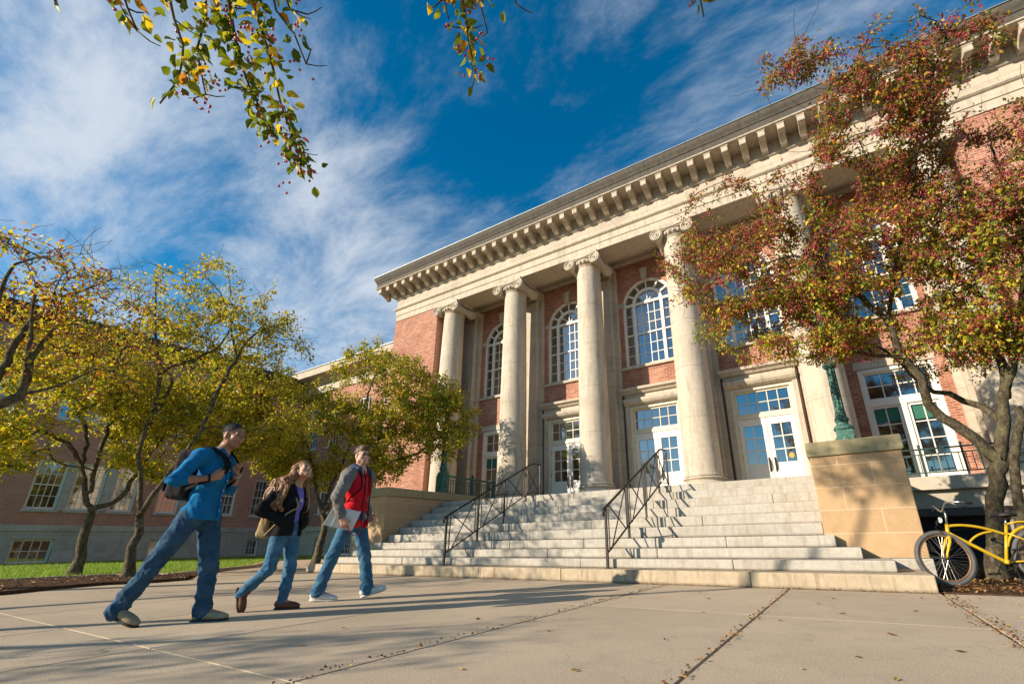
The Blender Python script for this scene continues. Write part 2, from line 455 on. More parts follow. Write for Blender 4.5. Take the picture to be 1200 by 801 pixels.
# ------------------------------------------------------------------ ground
def build_ground():
    m, nt = new_mat('soil'); co = posco(nt)
    n = nt.noise(co, 14, 6, .7)
    finish(nt, nt.ramp(n, [(.3, (.035, .022, .014)), (.55, (.09, .05, .03)), (.75, (.16, .09, .05))]), .95, n, .8, .03, .1)
    m, nt = new_mat('lawn_soil'); co = posco(nt)
    n = nt.noise(co, 3, 6, .7)
    finish(nt, nt.ramp(n, [(.3, (.11, .21, .02)), (.7, (.20, .30, .035))]), .95, n, .5, .02, .1)
    m, nt = new_mat('concrete'); co = posco(nt)
    sep = nt.n('ShaderNodeSeparateXYZ', {0: co})
    big = nt.noise(co, .55, 5, .6); med = nt.noise(co, 3.2, 7, .7); fine = nt.noise(co, 120, 3, .7)
    agg = nt.n('ShaderNodeTexVoronoi', {'Vector': co, 'Scale': 70}).outputs['Distance']
    c = nt.mix(nt.ramp(big, [(.35, (0, 0, 0)), (.68, (1, 1, 1))]), (.50, .40, .285), (.41, .325, .23))
    c = nt.mix(nt.math('MULTIPLY', nt.ramp(med, [(.5, (0, 0, 0)), (.78, (1, 1, 1))]), .5), c, (.31, .255, .195))
    c = nt.mix(nt.math('MULTIPLY', nt.ramp(nt.noise(co, 18, 4, .7), [(.62, (0, 0, 0)), (.72, (1, 1, 1))]), .45), c, (.27, .22, .17))
    c = nt.mix(nt.math('MULTIPLY', nt.ramp(nt.noise(co, 46, 3, .6), [(.60, (0, 0, 0)), (.70, (1, 1, 1))]), .5), c, (.24, .185, .135))
    c = nt.mix(.55, c, nt.ramp(fine, [(.3, (.15, .15, .15)), (.7, (.9, .9, .9))]), 'OVERLAY')
    c = nt.mix(nt.math('MULTIPLY', nt.ramp(agg, [(.05, (1, 1, 1)), (.2, (0, 0, 0))]), .30), c, (.16, .13, .10))
    # each slab a slightly different tone
    sl = nt.n('ShaderNodeTexWhiteNoise', {'Vector': nt.n('ShaderNodeCombineXYZ', {0: nt.math('FLOOR', nt.math('DIVIDE', nt.math('ADD', sep.outputs[0], .83), 1.655)), 1: nt.math('FLOOR', nt.math('DIVIDE', nt.math('SUBTRACT', sep.outputs[1], 1.55), 3.1)), 2: 0.0}).outputs[0]}, noise_dimensions='3D').outputs['Value']
    c = nt.mix(1.0, c, nt.ramp(sl, [(0, (.90, .90, .90)), (1, (1.04, 1.03, 1.01))]), 'MULTIPLY')
    # hairline cracks
    wv = nt.n('ShaderNodeTexVoronoi', {'Vector': nt.n('ShaderNodeMapping', {'Vector': nt.n('ShaderNodeVectorMath', {0: co, 1: nt.n('ShaderNodeTexNoise', {'Vector': co, 'Scale': 2.2, 'Detail': 4}).outputs['Color']}, operation='ADD').outputs[0]}).outputs[0], 'Scale': .42}, feature='DISTANCE_TO_EDGE').outputs['Distance']
    crack = nt.ramp(wv, [(.0, (1, 1, 1)), (.0045, (0, 0, 0))])
    c = nt.mix(nt.math('MULTIPLY', crack, .22), c, (.10, .08, .06))
    h = nt.math('ADD', nt.math('MULTIPLY', fine, .5), nt.math('MULTIPLY', med, .4))
    finish(nt, c, .9, h, .45, .006, .2)
    m, nt = new_mat('joint_fill'); co = posco(nt); n = nt.noise(co, 45, 4, .7)
    finish(nt, nt.ramp(n, [(.35, (.03, .02, .014)), (.6, (.10, .055, .03)), (.75, (.20, .11, .045))]), .95, n, .8, .01, .1)

    g = MB(); g.quad((-400, -400, -.06), (400, -400, -.06), (400, 400, -.06), (-400, 400, -.06)); g.build('ground', 'soil', kind='structure')
    # plaza slabs, 1.655 m bays with worn joints between them
    XJ = [-.83+1.655*k for k in range(-5, 1)] + [.745]
    YJ = [-9.3, -4.65, -1.55, 1.55, 4.65]
    pl = MB(); jf = MB()
    for i in range(len(XJ)-1):
        ys = YJ + [7.25]
        for a, b in zip(ys, ys[1:]):
            w = .010
            pl.box(XJ[i]+w, XJ[i+1]-w, a+.005, b-.005, -.055, 0)
    pl.box(.745+.02, 8.5, -9.3, 2.0, -.055, 0); pl.box(.745+.02, 8.5, 2.008, 4.62, -.055, 0)
    pl.box(.745+.02, 2.6, 4.628, 7.12, -.055, -.004)
    # west part: slabs to the curved planting edge, then a path bending away to the north-west
    edge = [(-10.6, -9.3), (-10.9, .5), (-10.9, 2.1), (-11.45, 2.8), (-11.75, 3.45), (-11.4, 4.0), (-11.6, 4.7), (-13.0, 5.4), (-15.9, 7.9), (-21.5, 11.45)]
    pl.prism_z([(XJ[0]-.01, -9.3), (XJ[0]-.01, 7.25), (-11.6, 7.25), (-12.1, 8.2), (-14.5, 10.2), (-20.5, 14.0), (-21.6, 13.2)] + edge[::-1][0:], -.055, -.002)
    pl.build('pavement', 'concrete', kind='structure', bevel=.003)
    jf.quad((-10.4, -9.4, -.018), (.80, -9.4, -.018), (.80, 7.3, -.018), (-10.4, 7.3, -.018)); jf.build('pavement_joints', 'joint_fill', kind='structure')
    # lawn, planting strip and its low kerb
    lw = MB()
    lawn = [(-15.2, -12), (-15.05, 2.8), (-14.65, 4.5), (-13.55, 5.15), (-16.1, 8.15), (-21.6, 11.75), (-22.3, 13.6), (-20.9, 14.4), (-18.5, 13.9), (-18.5, 16.3), (-30, 16.3), (-30, -12)]
    # gently falling towards the brick wing
    lw.prism_z(lawn, -.05, .03); lw.build('lawn', 'lawn_soil', kind='structure')
    bed = MB(); bed.prism_z([(-15.05, -9), (-10.75, -9), (-10.95, .5), (-10.95, 2.1), (-11.5, 2.8), (-11.8, 3.45), (-11.45, 4.0), (-11.65, 4.65), (-13.05, 5.3), (-13.55, 5.15), (-14.65, 4.5), (-15.05, 2.8)][::1], -.05, .05)
    bed.build('planting_bed', 'soil', kind='structure')
    bd = MB(); bd.prism_z([(-11.8, 7.3), (-11.5, 7.3), (-11.5, 8.2), (-11.7, 8.4), (-11.7, 13.8), (-18.3, 13.8), (-20.4, 14.1), (-14.4, 10.3), (-12.0, 8.3)], -.05, .02)
    bd.build('planting_bed', 'soil', kind='structure')
    br = MB(); br.prism_z([(.78, 7.13), (2.62, 7.13), (2.62, 4.64), (8.5, 4.64), (8.5, 13.7), (.87, 13.7), (.87, 8.2), (.78, 7.6)], -.05, .012)
    br.build('mulch_bed', 'soil', kind='structure')
    kb = MB()
    pts = [Vector((x, y, 0)) for x, y in ((-14.95, -9), (-14.95, 2.8), (-14.55, 4.45), (-13.5, 5.08), (-16.0, 8.08), (-21.5, 11.68))]
    for a, b in zip(pts, pts[1:]):
        d = (b-a).normalized(); n = Vector((-d.y, d.x, 0))*.06
        kb.prism_z([(a-n)[:2], (b-n)[:2], (b+n)[:2], (a+n)[:2]], -.03, .075)
    kb.build('kerb', 'concrete', kind='structure')
build_ground()

# ------------------------------------------------------------------ the hall
hall = thing('brick_hall', 'tall red brick hall with six limestone columns, deep bracketed cornice and white double doors', 'building', (CX, YF, 0))
def hp(mb, name, mat, parent=None, **k):
    """part of the hall: keeps world coordinates under the hall's empty"""
    o = mb.build(name, mat, parent or hall, **k)
    if parent is None: o.matrix_parent_inverse = Matrix.Translation((-CX, -YF, 0))
    return o
def fixp(o):
    o.matrix_parent_inverse = Matrix.Translation((-CX, -YF, 0)); return o
X0, X1 = -18.35, 7.55                         # outer corners
PI0, PI1 = -15.3, 4.5                         # inner edges of the brick piers

def build_hall_walls():
    W = Wall('front', YW)
    mb = MB()
    BC = [CX+k*3.68 for k in (-2, -1, 0, 1, 2)]
    for i, c in enumerate(BC):
        dh = .97 if 0 < i < 4 else .93
        ops = [(c-dh, c+dh, PORCH+.001, 5.36, False), (c-1.06, c+1.06, 7.0, 9.72, True)]
        wall_panel(mb, W, c-1.84, c+1.84, PORCH, 11.9, ops, .3)
    mb.quad((PI0, YW, PORCH), (CX-9.2, YW, PORCH), (CX-9.2, YW, 11.9), (PI0, YW, 11.9))
    mb.quad((CX+9.2, YW, PORCH), (PI1, YW, PORCH), (PI1, YW, 11.9), (CX+9.2, YW, 11.9))
    for x0, x1 in ((X0, PI0), (PI1, X1)):
        mb.quad((x0, YF+.06, 1.57), (x1, YF+.06, 1.57), (x1, YF+.06, 11.45), (x0, YF+.06, 11.45))
    hp(mb, 'wall', 'brick_front')
    ms = MB()
    for x in (PI0, PI1, X0, X1):
        y1 = YW if x in (PI0, PI1) else 32
        ms.quad((x, YF+.06, 1.57), (x, y1, 1.57), (x, y1, 11.9), (x, YF+.06, 11.9))
    ms.quad((X0, 32, 0), (X1, 32, 0), (X1, 32, 13.8), (X0, 32, 13.8))
    hp(ms, 'wall', 'brick_side')
    # stone base and water table of the piers and the side
    for x0, x1 in ((X0, PI0), (PI1, X1)):
        b = MB(); b.box(x0-.05, x1+.05, YF-.02, YF+.6, 0, 1.36)
        if x0 == X0: b.box(X0-.05, X0+.3, YF+.601, 32, 0, 1.36)
        hp(b, 'base', 'limestone_block')
        b = MB(); b.prism_y([(YF-.08, 1.362), (YF+.5, 1.362), (YF+.5, 1.575), (YF-.02, 1.575), (YF-.08, 1.53)], x0-.1, x1+.1)
        hp(b, 'water_table', 'limestone', bevel=.01)
    # flat roof behind the cornice
    r = MB(); r.box(X0-.5, X1+.5, YF-.5, 32.5, 13.70, 13.83); r.prism_y([(YF+2.5, 13.832), (31, 13.832), (23, 15.0)], X0+2, X1-2)
    hp(r, 'roof', 'roof_metal')
build_hall_walls()

def ring_loft(prof, x0, x1, y0, yb):
    """profile (projection, z) carried along left side, front and right side with mitred corners"""
    mb = MB(); st = []
    for o, z in prof:
        st.append([(x0-o, yb, z), (x0-o, y0-o, z), (x1+o, y0-o, z), (x1+o, yb, z)])
    n = len(prof); vs = [p for k in range(4) for p in (st[i][k] for i in range(n))]
    fs = []
    for k in range(3):
        for i in range(n):
            j = (i+1) % n
            fs.append((k*n+i, (k+1)*n+i, (k+1)*n+j, k*n+j))
    mb.add(vs, fs)
    return mb

def build_entablature():
    # architrave with two fascias; its soffit runs back over the columns
    hp(ring_loft([(-1.05, 11.45), (-.03, 11.45), (-.03, 11.74), (0, 11.75), (0, 12.03), (.05, 12.06), (.09, 12.10), (.09, 12.15), (-.05, 12.17), (-1.05, 12.17)], X0, X1, YF, 32), 'architrave', 'limestone')
    hp(ring_loft([(-.5, 12.172), (-.035, 12.172), (-.035, 12.68), (-.5, 12.68)], X0, X1, YF, 32), 'frieze', 'limestone_block')
    hp(ring_loft([(-.5, 12.682), (.0, 12.682), (.03, 12.70), (.05, 12.74), (.05, 13.20), (-.5, 13.20)], X0, X1, YF, 32), 'bed_moulding', 'limestone')
    hp(ring_loft([(-.5, 13.202), (.78, 13.202), (.80, 13.215), (.80, 13.255), (-.5, 13.255)], X0, X1, YF, 32), 'soffit', 'limestone')
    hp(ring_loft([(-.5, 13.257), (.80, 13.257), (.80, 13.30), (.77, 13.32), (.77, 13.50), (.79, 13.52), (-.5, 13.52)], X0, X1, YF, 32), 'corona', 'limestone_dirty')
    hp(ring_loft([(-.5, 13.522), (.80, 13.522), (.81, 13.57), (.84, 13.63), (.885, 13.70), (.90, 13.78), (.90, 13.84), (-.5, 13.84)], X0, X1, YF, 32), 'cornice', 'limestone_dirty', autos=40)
    hp(ring_loft([(-.3, 13.842), (.93, 13.842), (.93, 13.872), (-.3, 13.872)], X0, X1, YF, 32), 'gutter_edge', 'roof_metal')
    # lighter joint straps on the corona
    # brackets under the cornice
    mb = MB(); w = .105
    prof = [(YF-.05, 12.76), (YF-.05, 13.20), (YF-.73, 13.20), (YF-.73, 13.01), (YF-.715, 12.965), (YF-.66, 12.945), (YF-.58, 12.965), (YF-.50, 12.955), (YF-.38, 12.90), (YF-.26, 12.835), (YF-.17, 12.775), (YF-.10, 12.755)]
    mb.prism_y([(y, z) for y, z in prof], -w, w)
    mb.box(-w-.02, w+.02, YF-.745, YF-.051, 13.150, 13.199)
    first = hp(mb, 'modillion', 'limestone', bevel=.008)
    n = 46; step = (X1-X0+1.10)/n
    for k in range(n+1):
        x = X0-.55+k*step
        o = first if k == 0 else first.copy()
        if k: COL.objects.link(o)
        o.matrix_parent_inverse = Matrix.Translation((-CX, -YF, 0))
        o.location = (x, 0, 0)
    # porch ceiling with cross beams at each column
    c = MB(); c.box(PI0, PI1, YF+1.05, YW, 11.78, 11.9)
    hp(c, 'ceiling', 'limestone')
    c = MB()
    for x in COLS: c.box(x-.42, x+.42, YF+1.052, YW, 11.5, 11.778)
    c.box(PI0, PI1, YW-.22, YW-.001, 11.62, 11.776)
    hp(c, 'ceiling_beam', 'limestone')
build_entablature()

def build_column():
    """one Ionic column at the origin, standing on z = PORCH"""
    z0, zt = PORCH, 11.45
    sh = MB(); prof = [(.56, z0+.47), (.585, z0+.49), (.585, z0+.53), (.565, z0+.56)]
    zb, ze = z0+.60, 10.92
    joints = [zb+(ze-zb)*q for q in (.2, .4, .6, .8)]
    zs = sorted([zb+(ze-zb)*k/24 for k in range(25)] + [j+e for j in joints for e in (-.008, -.004, .004, .008)])
    def rad(z):
        t = (z-zb)/(ze-zb); return .555-.085*max(0, t)**1.7
    for z in zs:
        r = rad(z)
        if any(abs(z-j) < .005 for j in joints): r -= .008
        prof.append((r, z))
    prof += [(.50, ze+.02), (.505, ze+.05), (.485, ze+.07)]
    sh.lathe(prof, 0, 0, 48)
    bs = MB(); bs.box(-.72, .72, -.72, .72, z0, z0+.17)
    p = [(.70, z0+.171)] + [(.62+.09*math.sin(PI*k/10), z0+.18+.13*k/10) for k in range(11)] + [(.60, z0+.325), (.575, z0+.35), (.585, z0+.375)] + [(.59+.055*math.sin(PI*k/8), z0+.38+.085*k/8) for k in range(9)] + [(.55, z0+.468)]
    bs.lathe(p, 0, 0, 48)
    cp = MB()
    cp.lathe([(.47, ze+.07), (.52, ze+.09), (.575, ze+.15), (.60, ze+.21), (.585, ze+.26), (.5, ze+.27)], 0, 0, 40)
    # abacus
    cp.box(-.66, .66, -.60, .60, zt-.13, zt-.002)
    zv = zt-.37                                                   # centre of the volutes
    for sx in (-1, 1):
        xv = sx*.56
        n = 24                                                    # bolster between front and back scroll
        ys = [(-.62, .225), (-.56, .235), (-.4, .20), (-.2, .165), (0, .15), (.2, .165), (.4, .20), (.56, .235), (.62, .225)]
        vs = [(xv+r*math.cos(2*PI*k/n), y, zv+r*math.sin(2*PI*k/n)) for y, r in ys for k in range(n)]
        fs = [(j*n+k, j*n+(k+1) % n, (j+1)*n+(k+1) % n, (j+1)*n+k) for j in range(len(ys)-1) for k in range(n)]
        fs += [tuple(range(n)), tuple(range(len(ys)*n-1, (len(ys)-1)*n-1, -1))]
        cp.add(vs, fs)
        for yy in (-.63, .63):                                    # raised spiral on the face of the scroll
            sp = []; rr = []
            for k in range(60):
                t = k/59; a = PI/2-sx*t*2*PI*2.3; r = .215*(1-t)**.8+.02
                sp.append((xv+r*math.cos(a)*1.0, yy, zv+r*math.sin(a))); rr.append(.026-.013*t)
            cp.tube(sp, rr, 6)
            cp.ball((xv, yy, zv), .04, 10, 6)
    # channel between the scrolls and egg moulding under it
    for yy, s in ((-.60, -1), (.60, 1)):
        cp.box(-.56, .56, min(yy, yy-s*.3), max(yy, yy-s*.3), zt-.26, zt-.131)
        cp.tube([(-.56+1.12*k/16, yy+s*.02, zv+.215-.06*math.sin(PI*k/16)) for k in range(17)], .024, 6)
    for k in range(22):
        a = 2*PI*k/22; cp.ball((.575*math.cos(a), .575*math.sin(a), ze+.175), .055, 8, 6, sc=(1, 1, 1.35))
    o = sh.build('column', 'limestone', None, autos=30)
    bs.build('column_base', 'limestone', o, autos=35)
    cp.build('capital', 'limestone', o, autos=35)
    return o
proto = build_column()
for k, x in enumerate(COLS):
    o = proto if k == 0 else copy_tree(proto)
    o.parent = hall; fixp(o); o.location = (x, YC, 0)

def build_pilasters():
    mb = MB()
    mb.box(-.45, .45, YW-.42, YW-.2, PORCH, 11.49)
    mb.box(-.62, .62, YW-.2, YW+.02, PORCH, 11.49)
    mb.box(-.52, .52, YW-.48, YW-.421, PORCH, PORCH+.34)
    mb.box(-.54, .54, YW-.50, YW-.199, 11.12, 11.30); mb.box(-.50, .50, YW-.47, YW-.42, 10.86, 10.93)
    mb.box(-.60, .60, YW-.55, YW-.198, 11.301, 11.485)
    first = hp(mb, 'pilaster', 'limestone_block', bevel=.01)
    for k, x in enumerate(COLS):
        o = first if k == 0 else first.copy()
        if k: COL.objects.link(o)
        fixp(o); o.location = (x, 0, 0)
build_pilasters()

def hall_door(c):
    """double door with transom inside a stone surround, bay centre c (local x)"""
    W = Wall('front', YW)
    s = MB()
    for sx in (-1, 1):
        a, b = sorted((sx*.97, sx*1.12)); W.box(s, a, b, -.2, .28, PORCH, 5.36)
        a, b = sorted((sx*1.12, sx*1.16)); W.box(s, a, b, -.1, .05, PORCH, 5.8)
    W.box(s, -1.12, 1.12, -.2, .1, 5.362, 5.80)
    s.prism_y([(YW-.2, 5.36), (YW-.30, 5.42), (YW-.36, 5.50), (YW-.38, 5.60), (YW-.2, 5.62)], -1.12, 1.12)
    door = s.build('door', 'limestone', hall, bevel=.006)
    fixp(door)
    lg = MB(); lg.prism_y([(YW+.05, 5.802), (YW-.28, 5.802), (YW-.34, 5.87), (YW-.44, 5.92), (YW-.46, 6.01), (YW+.05, 6.04)], -1.215, 1.215)
    lg.build('ledge', 'limestone', door)
    fr = MB()
    frame_ring(fr, W, -.968, .968, PORCH, 5.358, .108, -.12, .2, bottom=False)
    W.box(fr, -.86, .86, -.08, .15, 4.30, 4.42)
    frame_ring(fr, W, -.86, .86, 4.42, 5.25, .07, -.04, .06)
    muntins(fr, W, -.79, .79, 4.49, 5.18, 5, 2, -.02, .03)
    fr.build('door_frame', 'cream_paint', door, bevel=.005)
    g = MB(); g.quad(W.P(-.8, .0, 4.48), W.P(.8, .0, 4.48), W.P(.8, .0, 5.19), W.P(-.8, .0, 5.19))
    g.build('transom', 'glass', door)
    for sx in (-1, 1):
        l = MB(); a0, a1 = sorted((sx*.006, sx*.855)); gc = sx*.42
        g0, g1 = gc-.29, gc+.29
        W.box(l, a0, g0, -.05, .03, PORCH+.02, 4.295); W.box(l, g1, a1, -.05, .03, PORCH+.02, 4.295)
        W.box(l, g0, g1, -.05, .03, 4.06, 4.295); W.box(l, g0, g1, -.05, .03, PORCH+.02, 2.83)
        W.box(l, g0+.04, g1-.04, -.062, -.051, PORCH+.2, 2.68)
        muntins(l, W, g0, g1, 2.83, 4.06, 2, 3, -.04, .032, .04)
        l.build('door_leaf', 'white_paint', door, bevel=.004)
        q = MB(); q.quad(W.P(g0, -.012, 2.83), W.P(g1, -.012, 2.83), W.P(g1, -.012, 4.06), W.P(g0, -.012, 4.06)); q.build('glass', 'glass', door)
        h = MB(); hx = sx*.085
        h.tube([W.P(hx, -.05, 2.62), W.P(hx, -.115, 2.64), W.P(hx, -.12, 2.78), W.P(hx, -.115, 2.92), W.P(hx, -.05, 2.94)], .016, 8)
        W.box(h, hx-.03, hx+.03, -.058, -.05, 2.55, 3.0); h.build('handle', 'black_iron', door)
        for z in (2.25, 3.1, 4.0):
            k = MB(); hx2 = sx*.862; k.tube([W.P(hx2, -.06, z-.06), W.P(hx2, -.06, z+.06)], .014, 8); k.build('hinge', 'brass', door)
    return door
W_ = Wall('front', YW)
d0 = hall_door(0)
for k, c in enumerate((CX-3.68, CX, CX+3.68)):
    o = d0 if k == 0 else copy_tree(d0, hall)
    fixp(o); o.location = (c, 0, 0)
    if k == 2:
        st = MB(); n = 20
        st.poly([(.565+.075*math.cos(2*PI*j/n), YW-.018, 3.02+.085*math.sin(2*PI*j/n)) for j in range(n)])
        st.build('round_sticker', 'pumpkin_sticker', o)

def arched_window(c0):
    W = Wall('front', YW); zs, zp, H = 7.0, 9.72, 1.06
    fr = MB()
    def arch_band(r0, r1, d0, d1, n=28, a0=0, a1=PI):
        for k in range(n):
            p = [(a0+(a1-a0)*j/n) for j in (k, k+1)]
            q = [(r*math.cos(a), zp+r*math.sin(a)) for a in p for r in (r0, r1)]
            i0, o0, i1, o1 = q
            vs = [W.P(x, d, z) for d in (d0, d1) for x, z in (i0, o0, o1, i1)]
            fr.add(vs, [(0, 1, 2, 3), (7, 6, 5, 4), (0, 4, 5, 1), (1, 5, 6, 2), (2, 6, 7, 3), (3, 7, 4, 0)])
    D0, D1 = .10, .24
    arch_band(H-.11, H, D0, D1); arch_band(.52, .64, D0+.01, D1)
    for sx in (-1, 1):
        a, b = sorted((sx*(H-.11), sx*H)); W.box(fr, a, b, D0, D1, zs, zp)
        a, b = sorted((sx*.52, sx*.64)); W.box(fr, a, b, D0+.01, D1, zs, zp)
    W.box(fr, -.95, .95, D0+.005, D1, zs, zs+.09)
    W.box(fr, -.95, -.64, D0+.012, D1, zp-.05, zp+.06); W.box(fr, .64, .95, D0+.012, D1, zp-.05, zp+.06); W.box(fr, -.52, .52, D0+.012, D1, zp-.05, zp+.06)
    for a in (30, 60, 90, 120, 150):                               # radial bars
        ca, sa = math.cos(R(a)), math.sin(R(a))
        fr.bar(W.P(.62*ca, .15, zp+.62*sa), W.P(.97*ca, .15, zp+.97*sa), .05, .08)
    for a in (45, 90, 135):
        ca, sa = math.cos(R(a)), math.sin(R(a)); fr.bar(W.P(.03*ca, .17, zp+.05+.03*sa), W.P(.54*ca, .17, zp+.54*sa), .03, .04)
    zm = (zs+.09+zp-.05)/2
    W.box(fr, -.52, .52, D0+.03, D1, zm-.03, zm+.03); W.box(fr, -.95, -.64, D0+.03, D1, zm-.03, zm+.03); W.box(fr, .64, .95, D0+.03, D1, zm-.03, zm+.03)
    for (z0, z1) in ((zs+.09, zm-.03), (zm+.03, zp-.05)):
        muntins(fr, W, -.52, .52, z0, z1, 4, 3, .165)
        for sx in (-1, 1):
            a, b = sorted((sx*.64, sx*.95)); muntins(fr, W, a, b, z0, z1, 1, 3, .165)
    o = fr.build('arched_window', 'white_paint', hall); fixp(o)
    g = MB(); g.poly([W.P(-H+.05, .185, zs), W.P(H-.05, .185, zs)] + [W.P((H-.05)*math.cos(PI*k/24), .185, zp+(H-.05)*math.sin(PI*k/24)) for k in range(25)])
    g.build('glass', 'glass', o)
    s = MB(); s.prism_y([(YW-.10, 6.88), (YW-.10, 6.99), (YW+.2, 7.0), (YW+.2, 6.88)], -1.2, 1.2); s.build('sill', 'limestone', o, bevel=.01)
    # brick surround: stone keystone and impost blocks
    s = MB(); s.prism_x([(-.10, 10.70), (.10, 10.70), (.16, 11.22), (-.16, 11.22)], YW-.09, YW-.001); s.build('keystone', 'limestone', o, bevel=.01)
    for sx in (-1, 1):
        s = MB(); a, b = sorted((sx*1.0, sx*1.22)); W.box(s, a+.0, b, -.03, .09, 9.66, 9.86); s.build('impost', 'limestone', o, bevel=.006)
    return o
w0 = arched_window(0)
for k in range(5):
    o = w0 if k == 0 else copy_tree(w0, hall)
    fixp(o); o.location = (CX+(k-2)*3.68, 0, 0)

def french_window():
    W = Wall('front', YW); fr = MB()
    frame_ring(fr, W, -.928, .928, PORCH, 5.355, .11, .03, .25)
    W.box(fr, -.82, .82, .05, .25, 4.20, 4.38); W.box(fr, -.07, .07, .06, .25, PORCH+.1, 4.2)
    frame_ring(fr, W, -.82, .82, 4.38, 5.245, .06, .10, .2); muntins(fr, W, -.76, .76, 4.44, 5.19, 4, 2, .13)
    for a, b in ((-.82, -.07), (.07, .82)):
        frame_ring(fr, W, a, b, PORCH+.1, 4.2, .075, .10, .2); muntins(fr, W, a+.075, b-.075, PORCH+.3, 4.125, 2, 4, .13)
        W.box(fr, a+.075, b-.075, .11, .2, PORCH+.175, PORCH+.34)
    o = fr.build('french_window', 'white_paint', hall); fixp(o)
    g = MB(); g.quad(W.P(-.85, .16, PORCH+.1), W.P(.85, .16, PORCH+.1), W.P(.85, .16, 5.3), W.P(-.85, .16, 5.3)); g.build('glass', 'glass', o)
    s = MB()
    for k in range(2): s.quad(W.P(-.74+.82*k, .152, 3.72), W.P(-.09+.82*k, .152, 3.72), W.P(-.09+.82*k, .152, 4.12), W.P(-.74+.82*k, .152, 4.12))
    s.build('roller_blind', 'green_shade', o)
    s = MB(); W.box(s, -1.0, 1.0, -.02, .1, 5.36, 5.60); s.build('lintel', 'limestone', o)
    return o
f0 = french_window()
for k, c in enumerate((CX-7.36, CX+7.36)):
    o = f0 if k == 0 else copy_tree(f0, hall)
    fixp(o); o.location = (c, 0, 0)

def build_porch():
    s = MB(); s.box(PI0, PI1, 13.55, YW+.3, 1.60, PORCH)
    hp(s, 'porch_floor', 'limestone', bevel=.012)
    for x0, x1 in ((PI0, -11.66), (.86, PI1)):
        b = MB(); xa, xb = x0, x1
        W = Wall('front', 13.72)
        m = (x0+x1)/2 if x0 < -5 else 2.15
        wall_panel(b, W, x0, x1, 0, 1.599, [(m-.85, m+.85, .0, 1.02, False)], .35)
        hp(b, 'porch_base', 'limestone_block')
        d = MB(); d.quad(W.P(m-.85, .33, 0), W.P(m+.85, .33, 0), W.P(m+.85, .33, 1.02), W.P(m-.85, .33, 1.02)); hp(d, 'basement_window', 'void_dark')
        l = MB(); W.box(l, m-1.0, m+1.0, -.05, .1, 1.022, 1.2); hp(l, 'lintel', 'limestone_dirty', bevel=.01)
build_porch()

# ------------------------------------------------------------------ staircase
ZS = [.195, .335, .485, .65, .837, 1.023, 1.21, 1.397, 1.583, LAND]
ENDS = [(-11.52, .72), (-11.20, .40), (-10.87, .07), (-10.575, -.225)] + [(-10.427, -.373)]*6
def build_stairs():
    st = thing('staircase', 'broad flight of worn granite steps with its lower four steps wider than the rest', 'stairs', (CX, Y1, 0))
    rr = random.Random(5)
    for i in range(10):
        x0, x1 = ENDS[i]; y = Y1+i*TREAD; z0 = 0.0 if i == 0 else ZS[i-1]+.0015; z1 = ZS[i]
        yb = 8.300 if i < 4 else y+TREAD+.03
        if i == 9: yb = y+.6
        mb = MB(); x = x0; ov = 0.0 if i == 0 else .012
        L = [1.75, 1.9, 1.6, 2.1, 1.8]
        k = i % 3
        while x < x1-.05:
            w = L[k % 5]*rr.uniform(1.1, 1.6); k += 1
            xe = x+w
            if x1-xe < .7: xe = x1
            dy = rr.uniform(-.005, .005); dz = rr.uniform(-.002, .001)
            mb.box(x+.003, xe-.003, y+dy, yb, z0-(.002 if i else 0), z1+dz)
            x = xe
        o = mb.build('step', 'granite_first' if i == 0 else 'granite', st, bevel=.014)
        o.matrix_parent_inverse = Matrix.Translation((-CX, -Y1, 0))
    mb = MB(); mb.box(-10.426, -.374, 10.89, 13.55, 1.4, LAND)
    o = mb.build('landing', 'granite', st); o.matrix_parent_inverse = Matrix.Translation((-CX, -Y1, 0))
build_stairs()

def pedestal(x0, x1, label):
    t = thing('stone_pedestal', label, 'pedestal', ((x0+x1)/2, 8.31, 0), group='pedestals flanking the steps')
    inv = Matrix.Translation((-(x0+x1)/2, -8.31, 0))
    y0, y1 = 8.31, 13.54
    b = MB(); b.box(x0-.0, x1+.0, y0, y1, .33, 1.82)
    # side faces use the joints running the other way
    b.m = [0, 0, 0, 1, 0, 1]
    o = b.build('block', ['sandstone', 'sandstone_side'], t, bevel=.012); o.matrix_parent_inverse = inv
    b = MB(); b.box(x0-.004, x1+.03, y0-.008, y1, 0, .327)
    o = b.build('plinth', 'granite', t, bevel=.012); o.matrix_parent_inverse = inv
    b = MB(); b.prism_x([(x0-.01, 1.822), (x0-.035, 1.845), (x0-.035, 2.035), (x0-.015, 2.05), (x1+.015, 2.05), (x1+.035, 2.035), (x1+.035, 1.845), (x1+.01, 1.822)], y0-.035, y1)
    o = b.build('cap', 'cap_stone', t, bevel=.012); o.matrix_parent_inverse = inv
    return t
pedestal(-.365, .85, 'tan sandstone block pedestal with mossy cap on the bicycle side of the steps')
pedestal(-11.65, -10.435, 'tan sandstone block pedestal with mossy cap behind the man in the red jacket')

